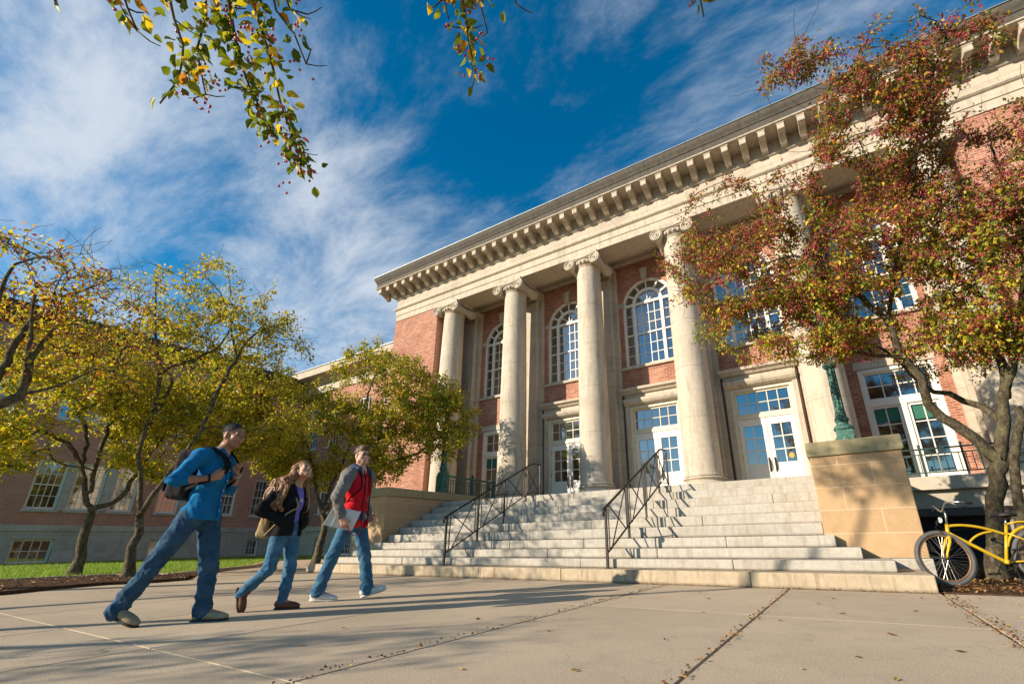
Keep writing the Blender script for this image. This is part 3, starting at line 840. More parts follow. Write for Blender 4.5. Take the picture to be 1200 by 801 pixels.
def lamp_post():
    t = thing('lamp_post', 'x', 'lamp', (0, 0, 0), group='green bronze lamp posts on the pedestals')
    b = MB(); b.box(-.19, .19, -.19, .19, 0, .10); b.box(-.15, .15, -.15, .15, .10, .62)
    b.lathe([(.17, .621), (.19, .65), (.17, .70), (.12, .74), (.10, .80)], 0, 0, 16)
    for a in range(4):
        c, s = math.cos(a*PI/2), math.sin(a*PI/2); b.ball((c*.155, s*.155, .36), .085, 10, 6, sc=(.5+.5*abs(s), .5+.5*abs(c), 1.7))
    b.build('post_base', 'green_bronze', t, bevel=.008)
    s = MB(); prof = [(.12, .80), (.14, .85), (.11, .90), (.10, 1.0)]
    for k in range(13): prof.append((.082-.017*k/12, 1.0+1.55*k/12))
    prof += [(.085, 2.57), (.095, 2.62), (.07, 2.68), (.12, 2.74), (.13, 2.78)]
    s.lathe(prof, 0, 0, 14)
    for k in range(8):
        a = 2*PI*k/8; s.tube([(.082*math.cos(a), .082*math.sin(a), 1.0), (.065*math.cos(a), .065*math.sin(a), 2.54)], .012, 5)
    s.lathe([(.10, 1.98), (.135, 2.02), (.14, 2.07), (.095, 2.12)], 0, 0, 14)
    s.build('post', 'green_bronze', t, autos=40)
    l = MB(); l.lathe([(.12, 2.781), (.17, 2.84), (.205, 2.95), (.20, 3.08), (.15, 3.18), (.09, 3.23)], 0, 0, 18)
    l.build('globe', 'lamp_glass', t, smooth=True)
    f = MB(); f.lathe([(.10, 3.232), (.11, 3.26), (.06, 3.32), (.03, 3.40), (.045, 3.43), (.0, 3.48)], 0, 0, 14); f.build('finial', 'green_bronze', t, autos=40)
    return t
lp = lamp_post(); lp.location = (.25, 10.9, 2.052); lp['label'] = 'green bronze lamp post on the bicycle side pedestal, leafy branches in front of its top'
l2 = copy_tree(lp); l2.location = (-11.05, 10.9, 2.052); l2['label'] = 'green bronze lamp post with the matching green balustrade attached, behind the small tree'

def side_balustrade(x, y0, y1, label):
    t = thing('green_balustrade', label, 'railing', (x, y0, 2.05))
    r = MB(); L = y1-y0
    r.box(-.045, .045, 0, L, .60, .66); r.box(-.03, .03, 0, L, .05, .10); r.box(-.02, .02, 0, L, .50, .525)
    r.build('rail', 'green_bronze', t, bevel=.006)
    b = MB(); n = int(L/.11)
    for k in range(1, n):
        y = L*k/n; b.lathe([(.014, .10), (.022, .16), (.014, .22), (.013, .36), (.02, .42), (.013, .50)], 0, y, 7)
    b.build('balusters', 'green_bronze', t, smooth=True)
    for y in (.03, L*.52, L-.03):
        p = MB(); p.box(-.05, .05, y-.05, y+.05, 0, .70); p.ball((0, y, .74), .05, 10, 6); p.build('newel', 'green_bronze', t, bevel=.006)
side_balustrade(-11.05, 11.06, 13.50, 'weathered green metal balustrade running from the lamp post back to a column')

def stair_rail(x, side, label):
    """wrought iron handrail climbing the steps; side=+1 mirrors the curled ends"""
    t = thing('stair_railing', label, 'handrail', (x, 7.3, 0), group='iron handrails on the steps')
    sl = .477
    def top(y): return 1.13+(y-7.3)*sl
    def low(y): return .42+(y-7.3)*sl
    Z = lambda y: (0, y-7.3, 0)
    def P(y, z): return (0, y-7.3, z)
    posts = [(7.3, .197), (8.27, .652), (9.22, 1.025), (10.12, 1.585)]
    h = MB()
    h.tube([P(7.24, 1.02), P(7.215, 1.06), P(7.24, 1.12), P(7.3, 1.15)] + [P(y, top(y)+.02) for y in (8, 9, 10, 10.35)] + [P(10.5, top(10.38)+.04), P(10.8, top(10.40)+.05)], .022, 8)
    h.build('handrail', 'black_iron', t, smooth=True)
    l = MB(); l.bar(P(7.3, low(7.3)), P(10.3, low(10.3)), .028, .018); l.bar(P(10.3, low(10.3)), P(10.8, low(10.36)), .028, .018); l.build('lower_rail', 'black_iron', t)
    for y, z in posts:
        p = MB(); p.box(-.019, .019, y-7.3-.019, y-7.3+.019, z, top(y)+.01); p.box(-.04, .04, y-7.3-.04, y-7.3+.04, z, z+.012); p.build('post', 'black_iron', t)
    p = MB(); p.box(-.019, .019, 3.48, 3.52, LAND+.002, 2.62); p.build('post', 'black_iron', t)
    for (a, _), (b, _) in zip(posts, posts[1:]):
        a1, b1 = a+.13, b-.11
        k = MB()
        for y in (a1-.02, b1+.02): k.bar(P(y, low(y)), P(y, top(y)), .016)
        k.bar(P(a1+.02, top(a1)), P(b1-.04, low(b1)), .018, .014); k.bar((.016, a1+.02-7.3, low(a1)), (.016, b1-.02-7.3, top(b1)), .018, .014)
        k.build('lattice', 'black_iron', t)
    k = MB(); k.bar(P(10.15, top(10.15)), P(10.75, low(10.36)), .018, .014); k.bar((.016, 2.87, low(10.2)), (.016, 3.42, 2.55), .018, .014)
    k.bar(P(10.28, low(10.28)), P(10.28, top(10.28)), .016); k.build('lattice', 'black_iron', t)
    return t
stair_rail(-3.53, 1, 'black iron handrail crossing the steps below the middle doors, casting its shadow beside it')
stair_rail(-7.2, -1, 'black iron handrail on the shaded half of the steps near the green balustrade')

def balcony_rail():
    x0, x1, y = .95, 3.3, 13.66
    t = thing('balcony_railing', 'dark green iron balcony railing under the window beside the bicycle tree', 'railing', ((x0+x1)/2, y, 1.902))
    X = lambda x: x-(x0+x1)/2
    r = MB(); r.box(X(x0), X(x1), -.025, .025, .62, .655); r.box(X(x0), X(x1), -.018, .018, .08, .105); r.box(X(x0), X(x1), -.014, .014, .50, .522)
    r.build('rail', 'dark_green_iron', t, bevel=.004)
    b = MB(); n = 19
    for k in range(1, n):
        x = x0+(x1-x0)*k/n; b.box(X(x)-.008, X(x)+.008, -.008, .008, .106, .50)
    b.build('bars', 'dark_green_iron', t)
    for x in (x0, x0+(x1-x0)/3, x0+2*(x1-x0)/3, x1):
        p = MB(); p.box(X(x)-.02, X(x)+.02, -.02, .02, 0, .70); p.ball((X(x), 0, .72), .032, 8, 6); p.build('post', 'dark_green_iron', t)
balcony_rail()

# ------------------------------------------------------------------ the lower wings
def build_wing():
    XW = -30.0; W = Wall('side', XW)
    t = thing('brick_wing', 'low brick wing with pale stone basement across the lawn behind the trees', 'building', (XW, 2, 0))
    inv = Matrix.Translation((-XW, -2, 0))
    def add(mb, n, mat, **k):
        o = mb.build(n, mat, t, **k); o.matrix_parent_inverse = inv; return o
    units = [(.55, 1.5), (1.75, 2.85), (3.2, 4.1), (5.45, 6.45), (6.73, 7.8), (8.15, 9.07), (9.94, 10.9), (11.2, 12.25), (12.55, 13.53), (14.42, 15.4)]
    south = [(-4.3, -3.35), (-3.1, -2.0), (-1.7, -.8)]
    units = [u for u in units if u[0] > 2]
    win = [(a, b, 2.25, 4.35) for a, b in units] + [(a, b, 6.2, 8.6) for a, b in units]
    base = [(5.5, 6.75, .06, 1.04), (10.1, 11.25, .2, .97), (14.6, 15.25, .08, .97)]
    mb = MB(); wall_panel(mb, W, 1.9, 16.3, 1.58, 10.0, [(*w, False) for w in win], .25)
    add(mb, 'wall', 'brick_side')
    mb = MB(); mb.quad((XW, 1.9, 0), (XW-14, 1.9, 0), (XW-14, 1.9, 10), (XW, 1.9, 10)); add(mb, 'wall', 'brick_front')
    mb = MB(); wall_panel(mb, Wall('side', XW+.05), 1.9, 16.25, 0, 1.34, [(*w, False) for w in base], .3); add(mb, 'basement_wall', 'wing_stone')
    mb = MB(); mb.box(XW-.1, XW+.10, 1.85, 16.2, 1.343, 1.60); add(mb, 'band', 'wing_stone', bevel=.02)
    for i, w in enumerate(win):
        o = sash_window(W, *w, 4, 4, t, .06, .08); o.matrix_parent_inverse = inv
    for w in base:
        o = sash_window(Wall('side', XW+.05), *w, 4 if w[1]-w[0] > 1 else 3, 2, t, .05, .12, sash=False); o.matrix_parent_inverse = inv
    # white panel with a louvred vent in the basement wall
    v = MB(); W2 = Wall('side', XW+.05); W2.box(v, 7.9, 8.78, -.03, .1, .2, 1.04); W2.box(v, 8.1, 8.42, -.05, -.03, .48, .92)
    for k in range(6): W2.box(v, 8.12, 8.40, -.065, -.05, .51+k*.068, .545+k*.068)
    add(v, 'louvred_panel', 'grey_paint')
    # stone between the grouped windows
    for z0, z1 in ((2.25, 4.35), (6.2, 8.6)):
        for a, b in ((6.45, 6.73), (7.8, 8.15), (10.9, 11.2), (12.25, 12.55)):
            s = MB(); W.box(s, a+.002, b-.002, -.012, .1, z0, z1); add(s, 'mullion', 'wing_stone', bevel=.01)
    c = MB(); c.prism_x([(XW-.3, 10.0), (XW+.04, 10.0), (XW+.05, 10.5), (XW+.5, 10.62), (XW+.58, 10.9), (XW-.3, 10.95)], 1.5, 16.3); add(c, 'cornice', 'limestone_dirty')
    r = MB(); r.add([(XW+.5, 1.4, 10.95), (XW+.5, 16.3, 10.95), (XW-7, 16.3, 12.6), (XW-7, 1.4, 12.6), (XW-14, 16.3, 10.95), (XW-14, 1.4, 10.95)], [(0, 1, 2, 3), (3, 2, 4, 5), (0, 3, 5), (1, 4, 2)]); add(r, 'roof', 'roof_metal')
    # the part that joins the wing to the hall
    YR = 16.3; W = Wall('front', YR)
    t = thing('brick_link', 'recessed brick range joining the hall to the low wing, stone cornice above', 'building', (-24, YR, 0)); inv = Matrix.Translation((24, -YR, 0))
    win = [(a-.62, a+.62, 2.3, 4.75) for a in (-28.2, -25.9, -23.4, -21.2)] + [(a-.62, a+.62, 6.2, 8.9) for a in (-28.2, -25.9, -23.4, -21.2)]
    base = [(a-.5, a+.5, .08, .97) for a in (-28.2, -25.6, -23.4, -21.2)]
    mb = MB(); wall_panel(mb, W, -30, X0, 1.58, 10.2, [(*w, False) for w in win], .25); add(mb, 'wall', 'brick_front')
    mb = MB(); wall_panel(mb, Wall('front', YR-.05), -30, X0, 0, 1.34, [(*w, False) for w in base], .3); add(mb, 'basement_wall', 'limestone_block')
    mb = MB(); mb.box(-29.9, X0-.06, YR-.1, YR+.1, 1.343, 1.60); add(mb, 'band', 'limestone', bevel=.02)
    for w in win:
        o = sash_window(W, *w, 4, 4, t, .06, .08, sill='limestone'); o.matrix_parent_inverse = inv
    for w in base:
        o = sash_window(Wall('front', YR-.05), *w, 3, 3, t, .05, .12, sill='limestone', sash=False); o.matrix_parent_inverse = inv
    c = MB(); c.prism_y([(YR+.3, 9.9), (YR-.06, 9.9), (YR-.06, 10.5), (YR-.5, 10.75), (YR-.95, 10.8), (YR-1.0, 11.2), (YR+.3, 11.25)], -30.6, X0-.02); add(c, 'cornice', 'limestone')
    r = MB(); r.box(-30.7, X0-.03, YR-1.03, YR+14, 11.252, 11.29); add(r, 'roof', 'roof_metal')
build_wing()

# ------------------------------------------------------------------ trees
def leaf_mat(name, stops, trans=.45):
    m, nt = new_mat(name)
    rnd = nt.n('ShaderNodeNewGeometry').outputs['Random Per Island']
    col = nt.ramp(rnd, stops, 'LINEAR')
    b = nt.n('ShaderNodeBsdfPrincipled', {'Base Color': col, 'Roughness': .5, 'Specular IOR Level': .35})
    t = nt.n('ShaderNodeBsdfTranslucent', {'Color': nt.mix(1.0, col, (1.25, 1.15, .5), 'MULTIPLY')})
    mx = nt.n('ShaderNodeMixShader', {0: trans, 1: b.outputs[0], 2: t.outputs[0]})
    nt.n('ShaderNodeOutputMaterial', {'Surface': mx.outputs[0]})
GR, OL, YG, YE, OR, RD, BR = (.17, .25, .025), (.33, .35, .03), (.58, .53, .04), (.78, .58, .045), (.56, .25, .03), (.30, .065, .045), (.26, .14, .06)
leaf_mat('leaf_yellow', [(0, GR), (.20, OL), (.48, YG), (.76, (.44, .38, .035)), (.91, YE), (.97, OR), (1, BR)])
leaf_mat('leaf_green', [(0, GR), (.25, GR), (.45, OL), (.72, YG), (.86, YE), (.94, OR), (1, RD)])
leaf_mat('leaf_red', [(0, (.11, .15, .02)), (.25, (.17, .19, .025)), (.45, (.30, .27, .03)), (.58, BR), (.76, RD), (.90, OR), (1, YE)])
leaf_mat('leaf_rust', [(0, OL), (.3, YG), (.55, YE), (.72, OR), (.88, RD), (1, BR)])
leaf_mat('leaf_near', [(0, (.08, .13, .015)), (.45, (.15, .20, .02)), (.76, (.28, .31, .03)), (.88, YE), (.95, (.5, .24, .02)), (1, RD)], .5)
def berry_mat():
    m, nt = new_mat('berry')
    rnd = nt.n('ShaderNodeNewGeometry').outputs['Random Per Island']
    finish(nt, nt.ramp(rnd, [(0, (.24, .02, .035)), (.6, (.42, .05, .065)), (1, (.55, .12, .10))]), .35, spec=.5)
berry_mat()
def bark_mat(name, a, b, c):
    m, nt = new_mat(name); co = posco(nt)
    st = nt.n('ShaderNodeMapping', {'Vector': co, 'Scale': (5.5, 5.5, 3)}).outputs[0]
    n1 = nt.noise(st, 3.6, 7, .7, .15); n2 = nt.noise(co, 5, 4, .6); n3 = nt.noise(co, 60, 3)
    col = nt.ramp(n1, [(.30, a), (.5, b), (.68, c)])
    col = nt.mix(nt.math('MULTIPLY', nt.ramp(n2, [(.52, (0, 0, 0)), (.68, (1, 1, 1))]), .45), col, (.20, .19, .085))
    h = nt.math('ADD', n1, nt.math('MULTIPLY', n3, .25))
    finish(nt, col, .92, h, .95, .035, .15)
bark_mat('bark', (.028, .02, .013), (.11, .085, .055), (.23, .19, .13))
bark_mat('bark_mossy', (.022, .017, .011), (.075, .06, .038), (.16, .135, .09))

def resample(pl, step=.18):
    out = []
    pts = [Vector(p[:3]) for p in pl]; rs = [p[3] for p in pl]
    n = len(pts)
    def cr(i, t):
        p0, p1, p2, p3 = pts[max(i-1, 0)], pts[i], pts[i+1], pts[min(i+2, n-1)]
        return .5*((2*p1)+(p2-p0)*t+(2*p0-5*p1+4*p2-p3)*t*t+(3*p1-p0-3*p2+p3)*t**3)
    for i in range(n-1):
        k = max(1, int((pts[i+1]-pts[i]).length/step))
        for j in range(k):
            t = j/k; out.append((cr(i, t), rs[i]*(1-t)+rs[i+1]*t))
    out.append((pts[-1], rs[-1]))
    return out

def leaf_arrays(pos, dirs, size, r, fine=False, fold=.28):
    """numpy leaves: folded, pointed ovals"""
    n = len(pos)
    d = dirs/np.linalg.norm(dirs, axis=1, keepdims=True)
    q = r.normal(size=(n, 3)); s = np.cross(d, q); s /= np.linalg.norm(s, axis=1, keepdims=True)
    nn = np.cross(s, d)
    L = size*r.uniform(.65, 1.2, n)[:, None]; w = L*r.uniform(.24, .34, n)[:, None]
    if not fine:
        lift = nn*w*fold*2
        V = np.stack([pos, pos+d*L*.45+s*w+lift, pos+d*L-nn*L*.12, pos+d*L*.45-s*w+lift], 1).reshape(-1, 3)
        b = np.arange(n)[:, None]*4
        F = np.concatenate([b+np.array([[0, 1, 2]]), b+np.array([[0, 2, 3]])], 0)
        return V, F
    lift = nn*w*fold*2
    V = np.stack([pos, pos+d*L*.22+s*w*.8+lift*.8, pos+d*L*.55+s*w*.95+lift*.9-nn*L*.03, pos+d*L-nn*L*.15,
                  pos+d*L*.55-s*w*.95+lift*.9-nn*L*.03, pos+d*L*.22-s*w*.8+lift*.8, pos+d*L*.22, pos+d*L*.55-nn*L*.04], 1).reshape(-1, 3)
    b = np.arange(n)[:, None]*8
    T = [(0, 1, 6), (0, 6, 5), (1, 2, 7), (1, 7, 6), (6, 7, 4), (6, 4, 5), (2, 3, 7), (7, 3, 4)]
    return V, np.concatenate([b+np.array([t]) for t in T], 0)

def berry_arrays(pos, rad, r):
    n = len(pos); o = np.array([[1, 0, 0], [0, 1, 0], [-1, 0, 0], [0, -1, 0], [0, 0, 1], [0, 0, -1]], float)
    R_ = rad*r.uniform(.7, 1.2, n)[:, None, None]
    V = (pos[:, None, :]+o[None]*R_).reshape(-1, 3); b = np.arange(n)[:, None]*6
    T = [(0, 1, 4), (1, 2, 4), (2, 3, 4), (3, 0, 4), (1, 0, 5), (2, 1, 5), (3, 2, 5), (0, 3, 5)]
    return V, np.concatenate([b+np.array([t]) for t in T], 0)

def grow_tree(name, label, base, limbs, blobs, leafmat, per=22, size=.06, berries=0, seed=1, bark='bark', spread=.11, bare=.0, group=None, fine=False, clump=.8, thr=-.12, extra_twigs=0, flare=1.0, split=None):
    """limbs: main wood as (x,y,z,r) polylines. blobs: crown volumes ((c),(r),n) in which twigs end; each twig is led
    back to the nearest wood, and wood thickens with what it carries"""
    rd = random.Random(seed); r = np.random.default_rng(seed)
    t = thing(name, label, 'tree', base, group=group)
    inv = Matrix.Translation((-base[0], -base[1], -base[2]))
    P = []; par = []; rad = []; chains = []
    for pl in limbs:
        rs = resample(pl); ch = []
        start = None
        if P:                                                     # join to the nearest node already there
            A = np.array(P); dd = np.linalg.norm(A-np.array(rs[0][0]), axis=1); start = int(dd.argmin())
        for k, (p, q) in enumerate(rs):
            j = len(P)
            jit = Vector((rd.gauss(0, 1), rd.gauss(0, 1), rd.gauss(0, 1)))*min(.022, q*.35)*(1 if 0 < k else 0)
            P.append(tuple(p+jit)); par.append(start if k == 0 else j-1); rad.append(q); ch.append(j)
        chains.append(([start] if start is not None else [])+ch)
    nl = len(P); wood = np.array(P)
    att = []; bare_of = []
    for c, s, n, *bb in blobs:
        c = Vector(c); k = 0; tries = 0
        while k < n and tries < n*30:
            tries += 1
            v = Vector((rd.gauss(0, 1), rd.gauss(0, 1), rd.gauss(0, 1))).normalized()*(rd.random()**.42)
            p = c+Vector((v.x*s[0], v.y*s[1], v.z*s[2]))
            if mnoise.noise(p*clump+Vector((seed*3.1, 0, 0))) < (bb[1] if len(bb) > 1 else thr): continue
            if p.z < .9: continue
            att.append(p); bare_of.append(bb[0] if bb else bare); k += 1
    dist = [float(np.linalg.norm(wood-np.array(a), axis=1).min()) for a in att]
    order = sorted(range(len(att)), key=lambda i: dist[i])
    cap = len(att)*14+nl+10
    A = np.zeros((cap, 3)); A[:nl] = wood; cnt = nl
    tips = []; tip_bare = []
    bpt = np.array(base)
    for i in order:
        a = np.array(att[i])
        d = np.linalg.norm(A[:cnt]-a, axis=1)
        # wood that lies farther out than the twig is a poor place to start
        pen = np.maximum(0, np.linalg.norm(A[:cnt, :2]-bpt[:2], axis=1)-np.linalg.norm(a[:2]-bpt[:2]))*.8+np.maximum(0, A[:cnt, 2]-a[2])*.5
        s = int((d+pen).argmin()); p0 = Vector(A[s]); p2 = Vector(a); L = (p2-p0).length
        if L < .08: continue
        mid = (p0+p2)/2+Vector((rd.gauss(0, .12), rd.gauss(0, .12), rd.gauss(.10, .10)))*L
        n = max(2, min(13, int(L/.2)+1)); ch = [s]; prev = s
        for k in range(1, n+1):
            u = k/n; p = p0*(1-u)**2+mid*2*u*(1-u)+p2*u*u
            if k < n: p += Vector((rd.gauss(0, 1), rd.gauss(0, 1), rd.gauss(0, 1)))*.022
            if cnt >= cap: break
            A[cnt] = p; P.append(tuple(p)); par.append(prev); rad.append(0.0); ch.append(cnt); prev = cnt; cnt += 1
        chains.append(ch); tips.append((ch, L)); tip_bare.append(bare_of[i])
    load = np.zeros(cnt)
    load[[c[-1] for c, _ in tips]] = 1
    for j in range(cnt-1, -1, -1):
        if par[j] is not None: load[par[j]] += load[j]
    w = .0042*np.maximum(load, 1)**.40
    R_ = np.maximum(np.array(rad), np.where(np.array(rad) > 0, 0, w))
    R_ = np.where((np.array(rad) > 0), R_, np.minimum(R_, .05))
    mb = MB()
    for ci, ch in enumerate(chains):
        pts = [P[j] for j in ch]; rs = [float(R_[j]) for j in ch]
        if ci >= len(limbs) or ch[0] < ch[1]-1: rs[0] = min(rs[0], rs[1]*1.25)
        if ci == 0:
            for k in range(len(rs)):
                z = pts[k][2]-base[2]
                if z < .5: rs[k] *= 1+flare*.45*max(0, (.5-z)/.5)**2
        mb.tube(pts, rs, 12 if rs[0] > .08 else 7 if rs[0] > .02 else 4, cap=False)
    # bare side twigs
    for _ in range(extra_twigs):
        ch, L = tips[rd.randrange(len(tips))]; p = Vector(P[ch[-1]]); d = (p-Vector(P[ch[0]])).normalized()
        q = p; pts = [p]
        d = (d+Vector((rd.gauss(0, .5), rd.gauss(0, .5), rd.gauss(.2, .4)))).normalized()
        for k in range(4):
            d = (d+Vector((rd.gauss(0, .25), rd.gauss(0, .25), rd.gauss(0, .25)))).normalized(); q = q+d*rd.uniform(.08, .2); pts.append(q)
        mb.tube(pts, [.005, .0045, .004, .0035, .003], 3, cap=False)
    o = mb.build('trunk', bark, t, smooth=True); o.matrix_parent_inverse = inv
    # leaves along the outer part of each twig
    lp = []; ld = []; bp = []
    for (ch, L), bq in zip(tips, tip_bare):
        if rd.random() < bq: continue
        seg = [Vector(P[j]) for j in ch]
        m = int(per*rd.uniform(.35, 1.5))
        tot = min(L, .55)/max(L, .01)
        for k in range(m):
            u = 1-tot*rd.random()**1.6
            f = u*(len(seg)-1); i0 = min(int(f), len(seg)-2); p = seg[i0].lerp(seg[i0+1], f-i0)
            off = Vector((rd.gauss(0, 1), rd.gauss(0, 1), rd.gauss(-.15, 1)))*spread*.8
            lp.append(p+off); ld.append(off.normalized()*.6+Vector((rd.gauss(0, .5), rd.gauss(0, .5), rd.gauss(-.45, .5))))
        for k in range(int(berries*rd.uniform(0, 2))):
            u = 1-tot*rd.random(); f = u*(len(seg)-1); i0 = min(int(f), len(seg)-2)
            c = seg[i0].lerp(seg[i0+1], f-i0)+Vector((rd.gauss(0, .07), rd.gauss(0, .07), rd.gauss(-.02, .06)))
            for _ in range(rd.randint(4, 10)): bp.append(c+Vector((rd.gauss(0, .026), rd.gauss(0, .026), rd.gauss(-.02, .026))))
    V, F = leaf_arrays(np.array(lp), np.array(ld), size, r, fine)
    o = mesh_np('crown', V, F, leafmat, t); o.matrix_parent_inverse = inv
    if split:                                                     # upper leaves have turned further than the lower ones
        o.data.materials.append(MATS[split[1]]); zc = V[F[:, 0]]; xx = zc[:, 2]+.25*(zc[:, 0]-base[0])*0
        sel = (xx+r.normal(0, .55, len(F)) > split[0]); half = len(F)//2; sel[half:] = sel[:half]
        o.data.polygons.foreach_set('material_index', sel.astype(np.int32))
    if bp:
        V, F = berry_arrays(np.array(bp), .0125, r); o = mesh_np('berries', V, F, 'berry', t, kind='stuff'); o.matrix_parent_inverse = inv
    return t

def shift(limbs, dx, dy, s=1.0, o=(0, 0)):
    return [[((x-o[0])*s+o[0]+dx, (y-o[1])*s+o[1]+dy, z*s, r) for x, y, z, r in l] for l in limbs]

th = lambda ls, k: [[(x, y, z, r*(k if r > .05 else 1)) for x, y, z, r in l] for l in ls]
LA = [[(-15.68, 4.03, -0.05, 0.19), (-15.68, 4.03, 0.67, 0.155), (-15.69, 4.00, 1.34, 0.14), (-15.69, 3.98, 1.54, 0.13)],
  [(-15.69, 3.98, 1.54, 0.10), (-15.95, 3.79, 2.05, 0.085), (-16.28, 3.69, 2.59, 0.07), (-16.67, 3.40, 3.12, 0.05), (-17.03, 2.78, 3.49, 0.03)],
  [(-15.69, 3.98, 1.54, 0.10), (-15.53, 4.23, 1.64, 0.09), (-15.36, 4.46, 1.96, 0.085), (-15.34, 4.54, 2.45, 0.07), (-15.38, 4.78, 3.20, 0.05), (-15.58, 5.24, 4.03, 0.03)],
  [(-15.72, 3.88, 1.94, 0.08), (-15.83, 3.84, 2.67, 0.07), (-16.02, 3.89, 3.58, 0.05), (-16.02, 3.93, 5.00, 0.035), (-16.00, 3.99, 6.0, 0.02)],
  [(-16.28, 3.69, 2.59, 0.06), (-16.42, 3.55, 3.56, 0.05), (-16.55, 2.66, 4.72, 0.03)]]
grow_tree('crabapple_tree', 'leaning crabapple tree at the lawn edge, dense yellow crown, left of the forked one', (-15.68, 4.03, 0), th(LA, .62),
    [((-16.2, 3.3, 4.4), (2.7, 2.6, 1.7), 440), ((-17.0, 5.0, 5.2), (2.2, 2.2, 1.3), 220), ((-15.4, 5.6, 3.7), (1.8, 2.0, 1.2), 240), ((-16.6, 2.2, 2.8), (1.7, 1.4, .7), 120), ((-14.9, 4.9, 2.7), (1.2, 1.3, .5), 70)], 'leaf_yellow', per=34, size=.10, spread=.09, berries=.6, seed=3, bare=.04, group=None, extra_twigs=120)

LB = [[(-13.43, 4.31, -0.05, 0.17), (-13.44, 4.27, 0.39, 0.145), (-13.44, 4.26, 0.91, 0.13), (-13.46, 4.22, 1.27, 0.12)],
  [(-13.46, 4.22, 1.27, 0.09), (-13.60, 4.10, 2.10, 0.08), (-13.66, 3.92, 2.86, 0.07), (-13.64, 3.97, 3.72, 0.055), (-13.76, 3.92, 4.55, 0.045), (-13.93, 3.72, 5.42, 0.03), (-13.91, 3.45, 6.5, 0.018), (-13.95, 3.33, 7.2, 0.01)],
  [(-13.46, 4.22, 1.27, 0.10), (-13.22, 4.29, 1.72, 0.085), (-12.96, 4.44, 2.37, 0.075), (-12.79, 4.67, 3.08, 0.06), (-12.74, 4.82, 4.17, 0.05), (-12.68, 5.00, 5.01, 0.04), (-12.60, 5.26, 5.9, 0.025), (-12.29, 5.89, 6.4, 0.014)],
  [(-13.76, 3.92, 4.55, 0.04), (-13.62, 4.05, 4.78, 0.035), (-13.39, 4.43, 5.09, 0.03), (-13.25, 4.86, 5.69, 0.02), (-13.22, 4.95, 6.7, 0.012)],
  [(-12.67, 5.03, 5.13, 0.03), (-12.87, 4.73, 6.1, 0.02), (-13.07, 4.45, 6.9, 0.014), (-13.31, 4.03, 7.3, 0.01)],
  [(-13.66, 3.92, 2.86, 0.06), (-14.09, 4.22, 4.03, 0.045), (-14.37, 4.33, 4.79, 0.03), (-14.76, 3.42, 5.51, 0.02)]]
grow_tree('crabapple_tree', 'forked crabapple tree behind the striding man in blue, tall open crown of yellow leaves', (-13.43, 4.3, 0), th(LB, .62),
    [((-13.1, 4.4, 6.5), (1.9, 2.0, 1.0), 170), ((-13.9, 3.7, 5.2), (1.7, 1.7, 1.0), 80), ((-12.4, 5.6, 5.7), (1.0, 1.3, .8), 40), ((-14.5, 4.6, 3.8), (1.7, 1.4, .9), 100), ((-13.3, 6.2, 3.9), (1.8, 1.6, 1.1), 190)], 'leaf_yellow', per=28, size=.095, berries=.8, seed=8, bare=.12, extra_twigs=300, spread=.09)

LL = [[(-9.5, 1.4, 0.0, .19), (-9.54, 1.26, 0.87, .16), (-9.56, 1.12, 1.49, .14), (-9.58, 1.02, 2.02, .13)],
  [(-9.58, 1.02, 2.02, .10), (-9.56, 1.12, 2.44, .08), (-9.53, 1.29, 2.64, .06), (-9.53, 1.32, 2.77, .045), (-9.63, 1.32, 3.20, .035), (-9.72, 1.40, 3.66, .03), (-9.71, 1.45, 3.97, .025), (-9.80, 1.51, 4.40, .018), (-9.74, 1.89, 4.89, .01)],
  [(-9.53, 1.32, 2.77, .035), (-9.44, 1.24, 3.14, .03), (-9.45, 1.18, 3.44, .025), (-9.46, 1.12, 3.8, .02), (-9.27, 1.02, 4.2, .015)],
  [(-9.58, .99, 2.36, .06), (-9.77, 1.09, 2.96, .05), (-9.86, 1.16, 3.67, .04), (-9.93, 1.31, 4.0, .03), (-10.07, 1.75, 4.52, .02)],
  [(-9.53, 1.29, 2.64, .03), (-9.59, 1.59, 2.82, .02), (-9.63, 1.96, 3.21, .012), (-9.66, 2.42, 3.51, .008)],
  [(-9.79, .96, 2.87, .04), (-9.81, .82, 3.99, .03), (-9.91, .84, 4.61, .02), (-9.86, 1.11, 4.9, .012)]]
LL = [[(x*1.27, y*1.27, .63+(z-.63)*1.27, r*1.2) for x, y, z, r in l] for l in LL]
LL[0][0] = (-12.1, 1.75, -.02, .23)
grow_tree('crabapple_tree', 'crabapple tree at the left edge with bare twiggy branches and only thin rusty leaves', (-12.1, 1.75, 0), LL,
    [((-12.4, 1.3, 5.0), (2.4, 2.0, .95), 220), ((-12.3, 2.3, 4.3), (1.6, 1.4, .9), 80), ((-13.0, -1.2, 4.3), (2.0, 1.8, 1.2), 130)], 'leaf_rust', per=15, size=.09, berries=1.2, seed=21, bare=.14, extra_twigs=420)

